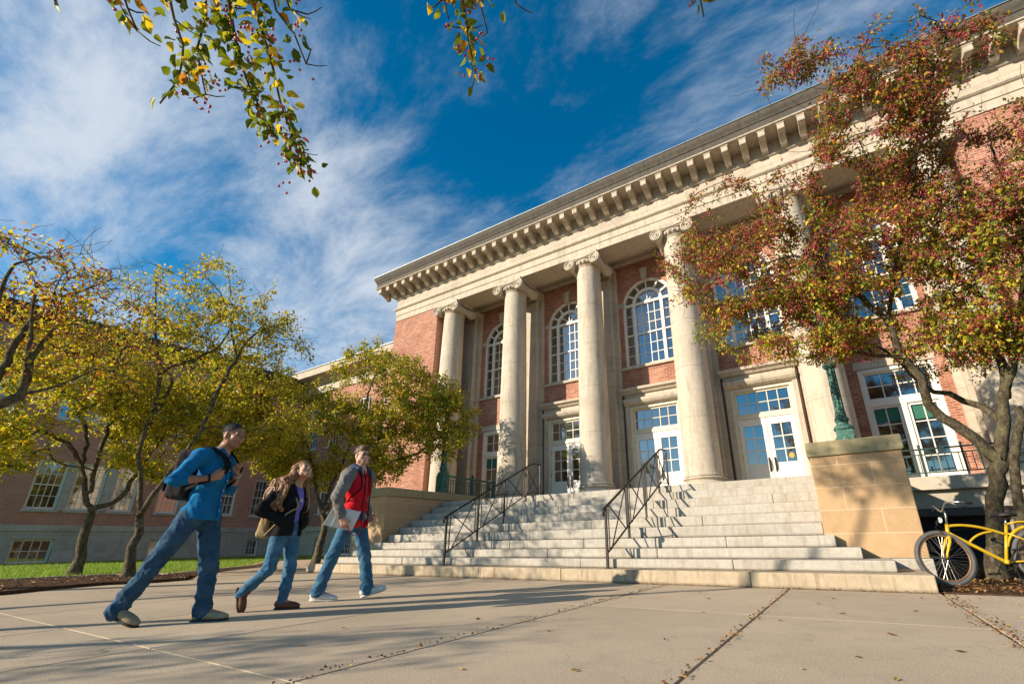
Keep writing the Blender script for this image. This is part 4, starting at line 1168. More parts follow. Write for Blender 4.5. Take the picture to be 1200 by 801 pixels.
LC = [[(-14.08, 8.92, -0.05, .17), (-14.07, 8.94, 0.57, .14), (-14.03, 8.99, 1.06, .125), (-14.10, 8.89, 1.57, .11)],
  [(-14.10, 8.89, 1.57, .09), (-14.26, 8.66, 2.21, .07), (-14.50, 8.50, 3.15, .06), (-14.90, 8.11, 4.26, .04), (-15.38, 7.60, 5.38, .02)],
  [(-14.10, 8.89, 1.57, .09), (-13.67, 9.16, 2.08, .07), (-12.88, 9.75, 2.61, .06), (-12.46, 10.0, 3.16, .05), (-11.86, 10.5, 3.45, .04), (-11.2, 11.0, 4.2, .015)],
  [(-14.09, 8.90, 1.83, .08), (-13.82, 9.11, 3.03, .06), (-13.54, 9.34, 4.31, .05), (-13.34, 9.45, 5.82, .03), (-13.16, 9.70, 6.6, .015)],
  [(-12.88, 9.75, 2.61, .05), (-12.92, 9.70, 4.01, .045), (-12.60, 9.80, 5.2, .03), (-11.95, 10.3, 6.1, .015)],
  [(-14.50, 8.50, 3.15, .05), (-15.23, 7.98, 3.71, .04), (-15.97, 7.28, 4.52, .02)]]
grow_tree('crabapple_tree', 'dense green and gold crabapple tree beside the steps before the left brick corner', (-14.08, 8.92, 0), th(LC, .72),
    [((-13.2, 9.4, 5.5), (2.2, 1.9, 1.8), 420), ((-15.9, 6.6, 5.4), (1.9, 1.5, 1.2), 190), ((-15.3, 7.9, 4.2), (2.1, 1.6, 1.7), 340), ((-11.5, 10.4, 5.0), (1.3, 1.2, 1.3), 230), ((-12.7, 9.6, 3.3), (1.7, 1.2, .9), 170), ((-16.8, 7.0, 4.3), (1.7, 1.3, 1.5), 210), ((-10.7, 10.7, 4.2), (1.1, .9, 1.2), 120), ((-10.45, 10.3, 4.85), (.5, .4, .5), 70, .0, -1), ((-14.6, 8.4, 2.9), (1.4, 1.0, .7), 90)], 'leaf_green', per=32, size=.098, spread=.09, berries=.7, seed=5, bare=.02, extra_twigs=160)

LR = [[(1.66, 9.33, -.05, .20), (1.75, 9.30, 0.45, .165), (1.87, 9.28, 0.92, .155), (2.08, 9.24, 1.65, .165)],
  [(1.90, 9.12, -.02, .12), (2.02, 9.14, 0.6, .10), (2.24, 9.16, 1.62, .09), (2.5, 9.1, 2.4, .08)],
  [(2.08, 9.24, 1.65, .13), (1.85, 9.18, 1.99, .115), (1.62, 9.12, 2.24, .11), (1.45, 9.05, 2.57, .10), (1.44, 8.95, 2.83, .095), (1.26, 8.78, 3.33, .085), (1.14, 8.60, 3.90, .075), (0.88, 8.45, 4.38, .06), (0.66, 8.28, 4.84, .045), (0.03, 8.10, 5.34, .03), (-0.85, 8.06, 5.26, .015)],
  [(2.08, 9.24, 1.65, .13), (2.26, 9.20, 2.21, .12), (2.40, 9.18, 2.58, .11), (2.47, 9.27, 3.08, .09), (2.56, 9.35, 3.83, .08), (2.54, 9.36, 4.39, .07), (2.37, 9.39, 4.85, .055), (2.08, 9.34, 5.16, .045), (1.90, 9.27, 5.19, .03)],
  [(2.40, 9.18, 2.58, .09), (2.67, 8.92, 3.34, .08), (2.91, 8.67, 4.17, .06), (3.04, 8.45, 5.20, .04), (3.01, 8.25, 6.39, .02)],
  [(2.26, 9.20, 2.21, .09), (2.16, 9.53, 2.57, .08), (1.84, 9.79, 2.88, .065), (1.56, 9.95, 3.16, .05), (1.25, 9.90, 3.79, .04), (0.71, 9.80, 4.15, .025), (-0.16, 9.76, 4.25, .012)],
  [(1.14, 8.60, 3.90, .05), (1.31, 8.47, 4.42, .045), (1.47, 8.23, 4.89, .04), (1.71, 7.88, 5.55, .036), (1.93, 7.43, 6.09, .032), (2.10, 7.10, 6.51, .028), (2.25, 6.76, 6.90, .022), (2.49, 6.31, 7.17, .012)],
  [(2.25, 6.76, 6.90, .018), (2.06, 6.70, 7.40, .015), (1.73, 6.66, 7.61, .012), (1.12, 6.67, 7.99, .008), (0.61, 6.67, 7.96, .005)],
  [(1.26, 8.78, 3.33, .05), (0.60, 8.70, 3.60, .035), (0.06, 8.60, 4.19, .025), (-0.81, 8.56, 4.05, .012)],
  [(2.37, 9.39, 4.85, .04), (2.27, 9.20, 5.51, .03), (1.85, 8.98, 5.90, .02)],
  [(0.66, 8.28, 4.84, .035), (0.20, 8.27, 4.85, .03), (-0.50, 8.20, 4.77, .02), (-1.57, 8.19, 4.82, .01)],
  [(0.03, 8.10, 5.34, .025), (-0.23, 7.94, 6.27, .018), (-0.55, 7.80, 7.01, .012), (-1.0, 7.81, 7.4, .007)]]
LR = [[(x, y, z, r*.68) for x, y, z, r in l] for l in LR]
grow_tree('crabapple_tree', 'spreading crabapple tree behind the yellow bicycle, heavy with red berries and rusty leaves', (1.72, 9.3, 0), LR,
    [((.9, 8.4, 5.7), (2.2, 1.6, 1.5), 450), ((2.3, 8.7, 3.55), (.95, .6, .45), 90, .0, -1), ((.4, 8.8, 3.85), (.55, .5, .4), 60, .0, -1), ((-1.0, 8.1, 5.7), (1.5, 1.1, 1.6), 210), ((-.2, 8.4, 4.2), (1.7, .9, .65), 260), ((.25, 8.7, 4.5), (.65, .6, .6), 80, .0, -1), ((-1.4, 8.3, 4.4), (.5, .5, .6), 30, .0, -1), ((2.9, 8.5, 5.2), (1.5, 1.5, 2.0), 470), ((2.0, 8.0, 6.6), (1.4, 1.1, 1.0), 60), ((1.9, 6.8, 7.1), (1.2, .8, .8), 130), ((.7, 6.6, 8.0), (.9, .5, .35), 50), ((2.2, 9.4, 3.9), (1.7, 1.2, .9), 170), ((1.5, 7.6, 6.6), (1.0, .9, .9), 120)], 'leaf_green', per=31, size=.07, berries=4.8, split=(4.9, 'leaf_red'), thr=-.12, clump=1.1, seed=13, bark='bark_mossy', bare=.05, extra_twigs=420, spread=.072)

# a tree just behind the viewpoint reaches over it: its hanging sprays show against the sky
LO = [[(.3, -3.0, -.05, .2), (.25, -2.95, .8, .16), (.2, -2.8, 1.6, .145), (.15, -2.6, 2.1, .135)],
  [(.15, -2.6, 2.1, .11), (-.3, -1.7, 2.75, .085), (-.8, -.8, 3.1, .06), (-1.15, -.1, 3.15, .045), (-1.4, .18, 2.9, .03), (-1.50, .27, 2.66, .02)],
  [(.15, -2.6, 2.1, .10), (.2, -1.6, 2.9, .07), (-.1, -.6, 3.3, .05), (-.55, .2, 3.2, .035), (-.76, .55, 2.8, .02)],
  [(.2, -1.6, 2.9, .06), (.15, -.4, 3.4, .04), (0, .6, 3.25, .03), (-.08, 1.05, 2.75, .015)],
  [(.15, -2.6, 2.1, .10), (.6, -3.3, 2.9, .08), (1.0, -3.9, 3.7, .05)], [(.15, -2.6, 2.1, .10), (1.0, -2.5, 2.9, .07), (1.8, -2.2, 3.6, .04)]]
ov = grow_tree('crabapple_tree', 'crabapple tree overhead whose leafy sprays with red berries hang into the top of the view', (.3, -3.0, 0), LO,
    [((.9, -3.2, 3.9), (1.7, 1.6, 1.0), 170), ((1.6, -2.0, 3.6), (1.2, 1.2, .8), 80)], 'leaf_near', per=20, size=.07, berries=.5, seed=31, fine=False)
def sprays():
    S = [([(-1.41, .28, 2.55), (-1.49, .39, 2.41), (-1.50, .47, 2.30), (-1.53, .55, 2.19), (-1.55, .64, 2.05), (-1.59, .69, 1.98)], 58),
         ([(-1.50, .27, 2.61), (-1.65, .37, 2.47), (-1.68, .45, 2.36), (-1.68, .52, 2.26), (-1.68, .61, 2.16)], 52),
         ([(-1.48, .14, 2.38), (-1.60, .22, 2.27), (-1.60, .26, 2.19), (-1.67, .29, 2.11), (-1.73, .28, 2.04)], 26),
         ([(-1.55, .07, 2.33), (-1.61, .12, 2.20), (-1.61, .17, 2.12)], 22),
         ([(-1.61, .23, 2.66), (-1.75, .32, 2.53), (-1.80, .34, 2.41), (-1.83, .42, 2.28)], 34),
         ([(-1.33, .32, 2.48), (-1.40, .42, 2.40), (-1.41, .49, 2.38), (-1.44, .56, 2.34)], 18),
         ([(-1.43, .37, 2.65), (-1.49, .48, 2.58), (-1.46, .53, 2.59)], 8), ([(-1.44, -.03, 2.01), (-1.49, -.01, 1.96), (-1.51, .01, 1.94)], 13),
         ([(-.77, .63, 2.48), (-.82, .73, 2.36), (-.83, .79, 2.27), (-.86, .86, 2.22), (-.90, .89, 2.18)], 40),
         ([(-.82, .62, 2.46), (-.85, .68, 2.36), (-.85, .72, 2.30)], 16), ([(-.76, .72, 2.56), (-.81, .81, 2.51), (-.85, .90, 2.45)], 12),
         ([(-.66, .78, 2.57), (-.70, .86, 2.53), (-.70, .89, 2.51)], 4), ([(-.09, 1.14, 2.63), (-.11, 1.24, 2.56), (-.11, 1.28, 2.47)], 9)]
    root = {0: (-1.50, .27, 2.66), 8: (-.76, .55, 2.8), 12: (-.08, 1.05, 2.75)}
    rd = random.Random(4); r = np.random.default_rng(4)
    for i, (pl, n) in enumerate(S):
        mb = MB(); lp = []; ld = []; bp = []
        anchor = (-1.50, .27, 2.66) if i < 8 else (-.76, .55, 2.8) if i < 12 else (-.08, 1.05, 2.75)
        if i == 7: anchor = (-1.42, -.02, 2.95)
        pts = [Vector(p)+Vector((rd.gauss(0, .006), rd.gauss(0, .006), rd.gauss(0, .006))) for p in pl]
        full = [Vector(anchor)]+pts
        fine_pts = [q[0] for q in resample([(*p, 0) for p in full], .05)]
        k = len(fine_pts); mb.tube(fine_pts, [.0075-.0055*j/k for j in range(k)], 6)
        for j in range(k//2):                                     # short spurs
            p = fine_pts[rd.randrange(k//3, k)]; d = Vector((rd.gauss(0, 1), rd.gauss(0, 1), rd.gauss(-.2, .8))).normalized()
            mb.tube([p, p+d*.04, p+d*.07+Vector((0, 0, .012))], [.003, .0024, .0016], 4)
        for j in range(int(n*3.4)):
            f = rd.uniform(.22, 1)*(k-1); q = fine_pts[int(f)]
            off = Vector((rd.gauss(0, 1), rd.gauss(0, 1), rd.gauss(-.2, .8)))*.022
            lp.append(q+off); ld.append(off.normalized()*.5+Vector((rd.gauss(0, .45), rd.gauss(0, .45), -.75+rd.gauss(0, .4))))
        for j in range(int(n*.34)):
            q = fine_pts[rd.randrange(k//4, k)]+Vector((rd.gauss(0, .03), rd.gauss(0, .03), rd.gauss(-.02, .03)))
            for _ in range(rd.randint(2, 6)): bp.append(q+Vector((rd.gauss(0, .012), rd.gauss(0, .012), rd.gauss(-.012, .012))))
        inv = Matrix.Translation((-.3, 3.0, 0))
        o = mb.build('branch', 'bark', ov, smooth=True); o.matrix_parent_inverse = inv
        V, F = leaf_arrays(np.array(lp), np.array(ld), .044, r, True); mesh_np('leaves', V, F, 'leaf_near', o, kind='stuff')
        b = MB()
        for p in bp: b.ball(p, .0052, 8, 6)
        b.build('berries', 'berry', o, smooth=True, kind='stuff')
sprays()
# another stands farther off to the left behind the viewpoint: its shadow stripes the pavement
LS = [[(-12.5, -6.4, -.05, .22), (-12.4, -6.3, 1.0, .18), (-12.2, -6.1, 1.9, .16)], [(-12.2, -6.1, 1.9, .12), (-11.0, -5.1, 3.1, .085), (-9.6, -3.9, 5.0, .06), (-8.3, -2.8, 5.9, .035), (-7.2, -1.9, 6.35, .015)],
  [(-12.2, -6.1, 1.9, .12), (-13.2, -4.9, 3.0, .09), (-13.9, -3.8, 4.2, .05)], [(-12.2, -6.1, 1.9, .11), (-10.8, -5.9, 2.9, .07), (-9.4, -5.3, 3.5, .04)]]
grow_tree('crabapple_tree', 'crabapple tree outside the left of the view that throws striped shade across the pavement', (-12.5, -6.4, 0), LS,
    [((-9.1, -5.3, 3.6), (1.1, 1.3, .7), 75, .3), ((-6.95, -1.75, 6.45), (.95, .7, .5), 110, .0), ((-14.0, -3.8, 4.3), (1.3, 1.6, 1.0), 90, .2)], 'leaf_green', per=16, size=.08, seed=41, bare=.85, extra_twigs=60)

# ------------------------------------------------------------------ grass and fallen leaves
def grass():
    m, nt = new_mat('grass_blade')
    rnd = nt.n('ShaderNodeNewGeometry').outputs['Random Per Island']
    col = nt.ramp(rnd, [(0, (.13, .23, .015)), (.6, (.24, .36, .03)), (1, (.40, .45, .07))])
    b = nt.n('ShaderNodeBsdfPrincipled', {'Base Color': col, 'Roughness': .6}); t = nt.n('ShaderNodeBsdfTranslucent', {'Color': col})
    nt.n('ShaderNodeOutputMaterial', {'Surface': nt.n('ShaderNodeMixShader', {0: .4, 1: b.outputs[0], 2: t.outputs[0]}).outputs[0]})
    r = np.random.default_rng(2); n = 60000
    x = r.uniform(-29.8, -14.6, n); y = r.uniform(-2, 16, n)
    lim = np.interp(y, [-12, 2.8, 4.5, 5.15, 8.15, 11.75, 16], [-15.1, -15.1, -14.75, -13.7, -16.2, -21.8, -22.5])
    k = x < lim; x, y = x[k], y[k]; n = len(x)
    p = np.stack([x, y, np.full(n, .025)], 1)
    d = np.stack([r.normal(0, .35, n), r.normal(0, .35, n), np.ones(n)], 1)*r.uniform(.05, .11, n)[:, None]
    a = r.uniform(0, 2*PI, n); s = np.stack([np.cos(a), np.sin(a), np.zeros(n)], 1)*.008
    V = np.stack([p-s, p+s, p+d], 1).reshape(-1, 3); F = np.arange(n*3).reshape(-1, 3)
    mesh_np('grass', V, F, 'grass_blade', kind='stuff')
grass()
def litter():
    leaf_mat('leaf_dry', [(0, (.06, .03, .015)), (.35, (.14, .065, .025)), (.6, (.24, .10, .035)), (.8, (.30, .16, .05)), (1, (.40, .26, .06))], .1)
    r = np.random.default_rng(9)
    P = []
    def area(n, x0, x1, y0, y1, test, z):
        x = r.uniform(x0, x1, n); y = r.uniform(y0, y1, n); k = np.array([test(a, b) for a, b in zip(x, y)])
        P.append(np.stack([x, y, np.full(n, z)], 1)[k])
    area(2600, .9, 3.6, 5.0, 13.5, lambda a, b: a > .8 and (b > 7.1 or a > 2.65), .02)
    area(700, .85, 2.4, 7.15, 9.0, lambda a, b: True, .02)
    area(2600, -15.0, -11, -2, 5.2, lambda a, b: a < -11.0-.55*max(0, (b-2.1))*(1 if b < 3.5 else 0)-(.3 if b > 2.2 else 0) and not (a < -13.4 and b > 4.6), .055)
    area(1500, -18, -11.6, 7.4, 13.6, lambda a, b: a+b < -.8 and (a > -11.6-(b-7.3)*.95+.3), .028)
    big_n = sum(len(q) for q in P)
    # drifted along the joints and the foot of the steps
    for X in (-.83, .745, -2.485): 
        n = 170 if X != .745 else 420; y = r.uniform(1.2, 7.0, n); P.append(np.stack([X+r.normal(0, .018 if X != .745 else .05, n), y, np.full(n, .004)], 1))
    n = 140; P.append(np.stack([r.uniform(-3, .7, n), 7.04-np.abs(r.normal(0, .035, n)), np.full(n, .004)], 1))
    n = 60; P.append(np.stack([r.uniform(-11.4, -3, n), 7.03-np.abs(r.normal(0, .05, n)), np.full(n, .004)], 1))
    p = np.concatenate(P); n = len(p); small_n = n-big_n
    a = r.uniform(0, 2*PI, n); d = np.stack([np.cos(a), np.sin(a), r.normal(.12, .25, n)], 1)
    p[:, 2] += r.uniform(0, .02, n)
    V, F = leaf_arrays(p, d, .042, r, False, .5)
    small = np.repeat(np.arange(n) >= n-small_n, 4)[:, None]; c0 = np.repeat(p, 4, 0); V = np.where(small, c0+(V-c0)*.6, V)
    V[:, 2] = np.maximum(V[:, 2], np.repeat(p[:, 2], 4)-.004)
    mesh_np('leaf_litter', V, F, 'leaf_dry', kind='stuff')
    for nm, c in (('leaf_fallen_brown', (.16, .07, .03)), ('leaf_fallen_yellow', (.52, .34, .05)), ('leaf_fallen_red', (.26, .07, .035))):
        plain_mat(nm, c, .7, var=.25, vscale=60)
    rd = random.Random(12)
    spots = [((-.42, 5.6), 1), ((-.35, 2.9), 1), ((-1.35, 2.35), 1), ((-1.9, 2.1), 1), ((-3.25, 2.05), 1), ((.35, 5.4), 0), ((-.3, 6.1), 2), ((.1, 4.1), 0), ((-.62, 4.4), 0), ((-1.3, 4.6), 2), ((-1.5, 5.6), 0), ((-2.05, 3.2), 0),
             ((-1.55, 1.75), 0), ((.5, 6.5), 0), ((.2, 6.7), 1), ((-.1, 3.3), 0), ((-1.1, 6.6), 2), ((-1.75, 6.2), 0), ((-2.3, 5.3), 0), ((-1.2, 3.3), 0), ((-.55, 2.3), 2), ((.05, 2.9), 1), ((-2.9, 3.4), 0), ((-.2, 5.0), 0), ((-3.6, 2.6), 2), ((-.75, 6.0), 0), ((.4, 3.7), 0), ((-1.0, 2.0), 0), ((1.05, 5.3), 1), ((1.2, 6.2), 0), ((1.0, 6.7), 2), ((-4.3, 1.35), 1)]
    labs = ['small brown leaf lying on the bare concrete pavement', 'small yellow leaf lying on the bare concrete pavement', 'small reddish leaf lying on the bare concrete pavement']
    for (x, y), k in spots:
        for _ in range(1):
            s = rd.uniform(.032, .055); mb = MB(); c1, c2 = rd.uniform(.1, .5), rd.uniform(.1, .5)
            mb.add([(-s*.5, 0, .002), (-s*.2, s*.26, .004+s*c1*.4), (s*.22, s*.22, .004+s*c1*.5), (s*.55, 0, .006), (s*.22, -s*.22, .004+s*c2*.5), (-s*.2, -s*.26, .004+s*c2*.4), (-s*.2, 0, .003), (s*.22, 0, .004), (-s*.85, s*.05, .012)],
                   [(0, 6, 1), (1, 6, 7, 2), (2, 7, 3), (0, 5, 6), (6, 5, 4, 7), (7, 4, 3), (0, 8, 6)])
            o = mb.build('fallen_leaf', ('leaf_fallen_brown', 'leaf_fallen_yellow', 'leaf_fallen_red')[k])
            o.location = (x, y, .002); o.rotation_euler = (0, 0, rd.uniform(0, 6.28))
            tag(o, labs[k], 'leaf', ('brown', 'yellow', 'reddish')[k]+' leaves fallen on the pavement')
litter()

# ------------------------------------------------------------------ people: signed distance shapes meshed by surface nets
class Sdf:
    def __init__(s): s.p = []
    def cone(s, a, b, r1, r2, k=.03, op='+'):
        s.p.append(('c', np.array(a, float), np.array(b, float), r1, r2, k, op)); return s
    def chain(s, pts, k=.03):
        for (a, r1), (b, r2) in zip(pts, pts[1:]): s.cone(a, b, r1, r2, k)
        return s
    def ell(s, c, r, k=.04, op='+', rot=None):
        s.p.append(('e', np.array(c, float), np.array(r, float), None if rot is None else np.array(rot, float), 0, k, op)); return s
    def box(s, c, h, r=.01, k=.02, op='+', rot=None):
        s.p.append(('b', np.array(c, float), np.array(h, float), None if rot is None else np.array(rot, float), r, k, op)); return s
    def mesh(s, vox, wr=None):
        lo = np.full(3, 1e9); hi = -lo
        def bb(q):
            if q[0] == 'c':
                m = max(q[3], q[4]); return np.minimum(q[1], q[2])-m, np.maximum(q[1], q[2])+m
            m = float(np.linalg.norm(q[2])) if q[3] is not None else q[2]
            if q[0] == 'b': m = m+q[4]
            return q[1]-m, q[1]+m
        for q in s.p:
            if q[6] == '+':
                a, b = bb(q); lo = np.minimum(lo, a); hi = np.maximum(hi, b)
        lo -= vox*4; hi += vox*4
        n = np.ceil((hi-lo)/vox).astype(int)+1
        D = np.full(n, 1.0, np.float32)
        ax = [lo[i]+vox*np.arange(n[i]) for i in range(3)]
        for q in s.p:
            a, b = bb(q); m = q[5]+vox*4
            i0 = np.clip(((a-m-lo)/vox).astype(int), 0, n); i1 = np.clip(((b+m-lo)/vox).astype(int)+2, 0, n)
            if np.any(i1 <= i0): continue
            sl = tuple(slice(i0[i], i1[i]) for i in range(3))
            X, Y, Z = np.meshgrid(*[ax[i][sl[i]] for i in range(3)], indexing='ij', sparse=True)
            if q[0] == 'c':
                A, B = q[1], q[2]; d = B-A; L2 = max(d@d, 1e-9)
                t = np.clip(((X-A[0])*d[0]+(Y-A[1])*d[1]+(Z-A[2])*d[2])/L2, 0, 1)
                dd = np.sqrt((X-A[0]-t*d[0])**2+(Y-A[1]-t*d[1])**2+(Z-A[2]-t*d[2])**2)-(q[3]+(q[4]-q[3])*t)
            else:
                x, y, z = X-q[1][0], Y-q[1][1], Z-q[1][2]
                if q[3] is not None:
                    M = q[3]; x, y, z = [M[i, 0]*x+M[i, 1]*y+M[i, 2]*z for i in range(3)]
                r = q[2]
                if q[0] == 'e':
                    k0 = np.sqrt((x/r[0])**2+(y/r[1])**2+(z/r[2])**2); k1 = np.sqrt((x/r[0]**2)**2+(y/r[1]**2)**2+(z/r[2]**2)**2)
                    dd = k0*(k0-1)/np.maximum(k1, 1e-6)
                else:
                    ux, uy, uz = np.abs(x)-r[0], np.abs(y)-r[1], np.abs(z)-r[2]
                    dd = np.sqrt(np.maximum(ux, 0)**2+np.maximum(uy, 0)**2+np.maximum(uz, 0)**2)+np.minimum(np.maximum(np.maximum(ux, uy), uz), 0)-q[4]
            O = D[sl]; k = q[5]
            if q[6] == '+':
                h = np.maximum(k-np.abs(O-dd), 0)/k; D[sl] = np.minimum(O, dd)-h*h*k*.25
            else:
                dd = -dd; h = np.maximum(k-np.abs(O-dd), 0)/k; D[sl] = np.maximum(O, dd)+h*h*k*.25
        # surface nets
        S = D < 0
        c = sum(S[i:n[0]-1+i, j:n[1]-1+j, l:n[2]-1+l].astype(np.int8) for i in (0, 1) for j in (0, 1) for l in (0, 1))
        act = (c > 0) & (c < 8); idx = np.full(act.shape, -1, np.int64); ii = np.argwhere(act); idx[act] = np.arange(len(ii))
        acc = np.zeros((len(ii), 3)); cn = np.zeros(len(ii))
        cor = [(i, j, l) for i in (0, 1) for j in (0, 1) for l in (0, 1)]
        for a in cor:
            for e in range(3):
                if a[e]: continue
                b = list(a); b[e] = 1
                da = D[ii[:, 0]+a[0], ii[:, 1]+a[1], ii[:, 2]+a[2]]; db = D[ii[:, 0]+b[0], ii[:, 1]+b[1], ii[:, 2]+b[2]]
                x = (da < 0) != (db < 0); t = np.where(x, da/np.where(x, da-db, 1), 0)
                p = np.array(a, float)[None]+np.zeros((len(ii), 3)); p[:, e] += t
                acc[x] += p[x]; cn[x] += 1
        V = lo+(ii+acc/cn[:, None])*vox
        F = []
        for e in range(3):
            u, w = [(1, 2), (2, 0), (0, 1)][e]
            sl0 = [slice(1, n[i]-1) for i in range(3)]; sl1 = list(sl0); sl0[e] = slice(0, n[e]-1); sl1[e] = slice(1, n[e])
            A, B = S[tuple(sl0)], S[tuple(sl1)]; off = np.array([1, 1, 1]); off[e] = 0
            for flip, m in ((0, A & ~B), (1, ~A & B)):
                g = np.argwhere(m)+off
                du = np.zeros(3, int); du[u] = 1; dw = np.zeros(3, int); dw[w] = 1
                q = [idx[tuple((g-x).T)] for x in (du+dw, dw, du*0, du)]
                q = np.stack(q, 1); F.append(q[:, ::-1] if flip else q)
        F = np.concatenate(F)
        if wr is not None: V = wrinkle(V, F, *wr)
        return V, F

def vnormals(V, F):
    n = np.cross(V[F[:, 2]]-V[F[:, 0]], V[F[:, 3]]-V[F[:, 1]]); N = np.zeros_like(V)
    for k in range(4): np.add.at(N, F[:, k], n)
    return N/np.maximum(np.linalg.norm(N, axis=1, keepdims=True), 1e-9)
def wrinkle(V, F, amp, freq, seed, axis=(0, 0, 1), boost=None):
    """cloth folds: ridged waves running across the given axis, strongest where boost(V) says"""
    r = np.random.default_rng(seed); N = vnormals(V, F); h = np.zeros(len(V)); ax = np.array(axis, float)
    W = V+.03*np.sin(V[:, [1, 2, 0]]*17+seed)+.012*np.sin(V[:, [2, 0, 1]]*41+seed*2)
    for k in range(9):
        d = r.normal(size=3)*.8+ax*r.choice([-1, 1])*.7; d /= np.linalg.norm(d)
        f = freq*r.uniform(.55, 1.7); s = np.sin(W@d*f+r.uniform(0, 6.28)); h += (1-np.abs(s))**2*r.uniform(.5, 1)-.3
    h *= amp/2.2
    if boost is not None: h *= boost(V)
    return V+N*h[:, None]
def smoothv(V, F, it=2, lam=.5):
    e = np.concatenate([F[:, [0, 1]], F[:, [1, 2]], F[:, [2, 3]], F[:, [3, 0]]])
    for _ in range(it):
        A = np.zeros_like(V); c = np.zeros(len(V)); np.add.at(A, e[:, 0], V[e[:, 1]]); np.add.at(c, e[:, 0], 1); np.add.at(A, e[:, 1], V[e[:, 0]]); np.add.at(c, e[:, 1], 1)
        V = V*(1-lam)+lam*A/c[:, None]
    return V
def sdf_obj(name, S, mat, parent=None, vox=.008, wr=None, sm=2):
    V, F = S.mesh(vox); V = smoothv(V, F, sm)
    if wr: V = wrinkle(V, F, *wr)
    return mesh_np(name, V, F, mat, parent, smooth=True)

def cloth(name, col, var=.15, rough=.9, fine=320, scale=9, fade=None):
    m, nt = new_mat(name); co = objco(nt)
    n1 = nt.noise(co, scale, 5, .6); n2 = nt.noise(co, fine, 2, .5)
    c = nt.mix(nt.ramp(n1, [(.3, (0, 0, 0)), (.72, (1, 1, 1))]), tuple(x*(1-var) for x in col), tuple(min(1, x*(1+var)) for x in col))
    if fade: c = nt.mix(nt.math('MULTIPLY', nt.ramp(nt.noise(co, 5.5, 3, .6), [(.45, (0, 0, 0)), (.75, (1, 1, 1))]), .45), c, fade)
    finish(nt, c, rough, n2, .35, .002, .12)
cloth('denim_dark', (.028, .068, .120), .35, fade=(.10, .18, .26))
cloth('denim_mid', (.046, .125, .215), .3, fade=(.17, .29, .40))
cloth('denim_blue', (.04, .115, .20), .3, fade=(.15, .27, .38))
cloth('shirt_blue', (.008, .135, .315), .25)
cloth('fleece_black', (.012, .012, .013), .3)
cloth('tee_violet', (.15, .14, .48), .15)
cloth('fleece_grey', (.17, .162, .152), .25)
cloth('cloth_red', (.60, .014, .025), .15)
cloth('cloth_navy', (.06, .075, .13), .25)
cloth('cloth_black', (.012, .012, .013), .25)
cloth('pack_dark', (.035, .028, .027), .25)
cloth('pack_tan', (.34, .25, .13), .25)
cloth('suede_taupe', (.33, .255, .165), .3)
cloth('leather_brown', (.13, .055, .035), .3, .6)
cloth('canvas_white', (.62, .60, .56), .08)
cloth('belt_light', (.42, .40, .36), .15)
plain_mat('rubber_dark', (.03, .027, .025), .8)
plain_mat('rubber_pale', (.60, .58, .53), .7)
plain_mat('hair_dark', (.028, .022, .019), .75, var=.4, vscale=60)
plain_mat('eye_white', (.34, .31, .28), .3)
plain_mat('eye_dark', (.02, .014, .01), .2)
plain_mat('teeth', (.75, .72, .65), .3)
plain_mat('laptop_silver', (.55, .57, .60), .35, .4, .05)
plain_mat('paper_pale', (.66, .64, .58), .6)
plain_mat('cord_red', (.40, .02, .05), .5)
plain_mat('button_white', (.7, .7, .68), .4)
plain_mat('print_white', (.66, .66, .72), .8)
def skin_mat(name, col, deep):
    m, nt = new_mat(name); co = objco(nt); n1 = nt.noise(co, 14, 4, .6); n2 = nt.noise(co, 180, 3)
    c = nt.mix(nt.ramp(n1, [(.35, (0, 0, 0)), (.7, (1, 1, 1))]), col, deep)
    b = finish(nt, c, .48, n2, .12, .002, .4); b.inputs['Subsurface Weight'].default_value = .12; b.inputs['Subsurface Radius'].default_value = (.01, .004, .002); b.inputs['Subsurface Scale'].default_value = .5
skin_mat('skin_brown', (.36, .185, .108), (.28, .13, .072)); skin_mat('skin_fair', (.56, .33, .23), (.50, .25, .17)); skin_mat('skin_tan', (.50, .27, .17), (.42, .19, .115))
plain_mat('lip_brown', (.16, .06, .045), .45); plain_mat('lip_pink', (.44, .15, .13), .45)
def hair_mat(name, a, b):
    m, nt = new_mat(name); co = objco(nt)
    s = nt.n('ShaderNodeMapping', {'Vector': co, 'Scale': (70, 70, 6)}).outputs[0]; n = nt.noise(s, 1.0, 4, .6, .5)
    finish(nt, nt.ramp(n, [(.3, a), (.72, b)]), .5, n, .8, .006, .4)
hair_mat('hair_long', (.085, .035, .014), (.36, .17, .065)); hair_mat('hair_brown', (.05, .024, .012), (.14, .07, .032))

def V3(*a): return np.array(a, float)
def unit(a): a = np.array(a, float); return a/np.linalg.norm(a)
def frame(f, up=(0, 0, 1)):
    f = unit(f); l = unit(np.cross(up, f)); u = np.cross(f, l); return np.stack([f, l, u])      # rows: forward, left, up

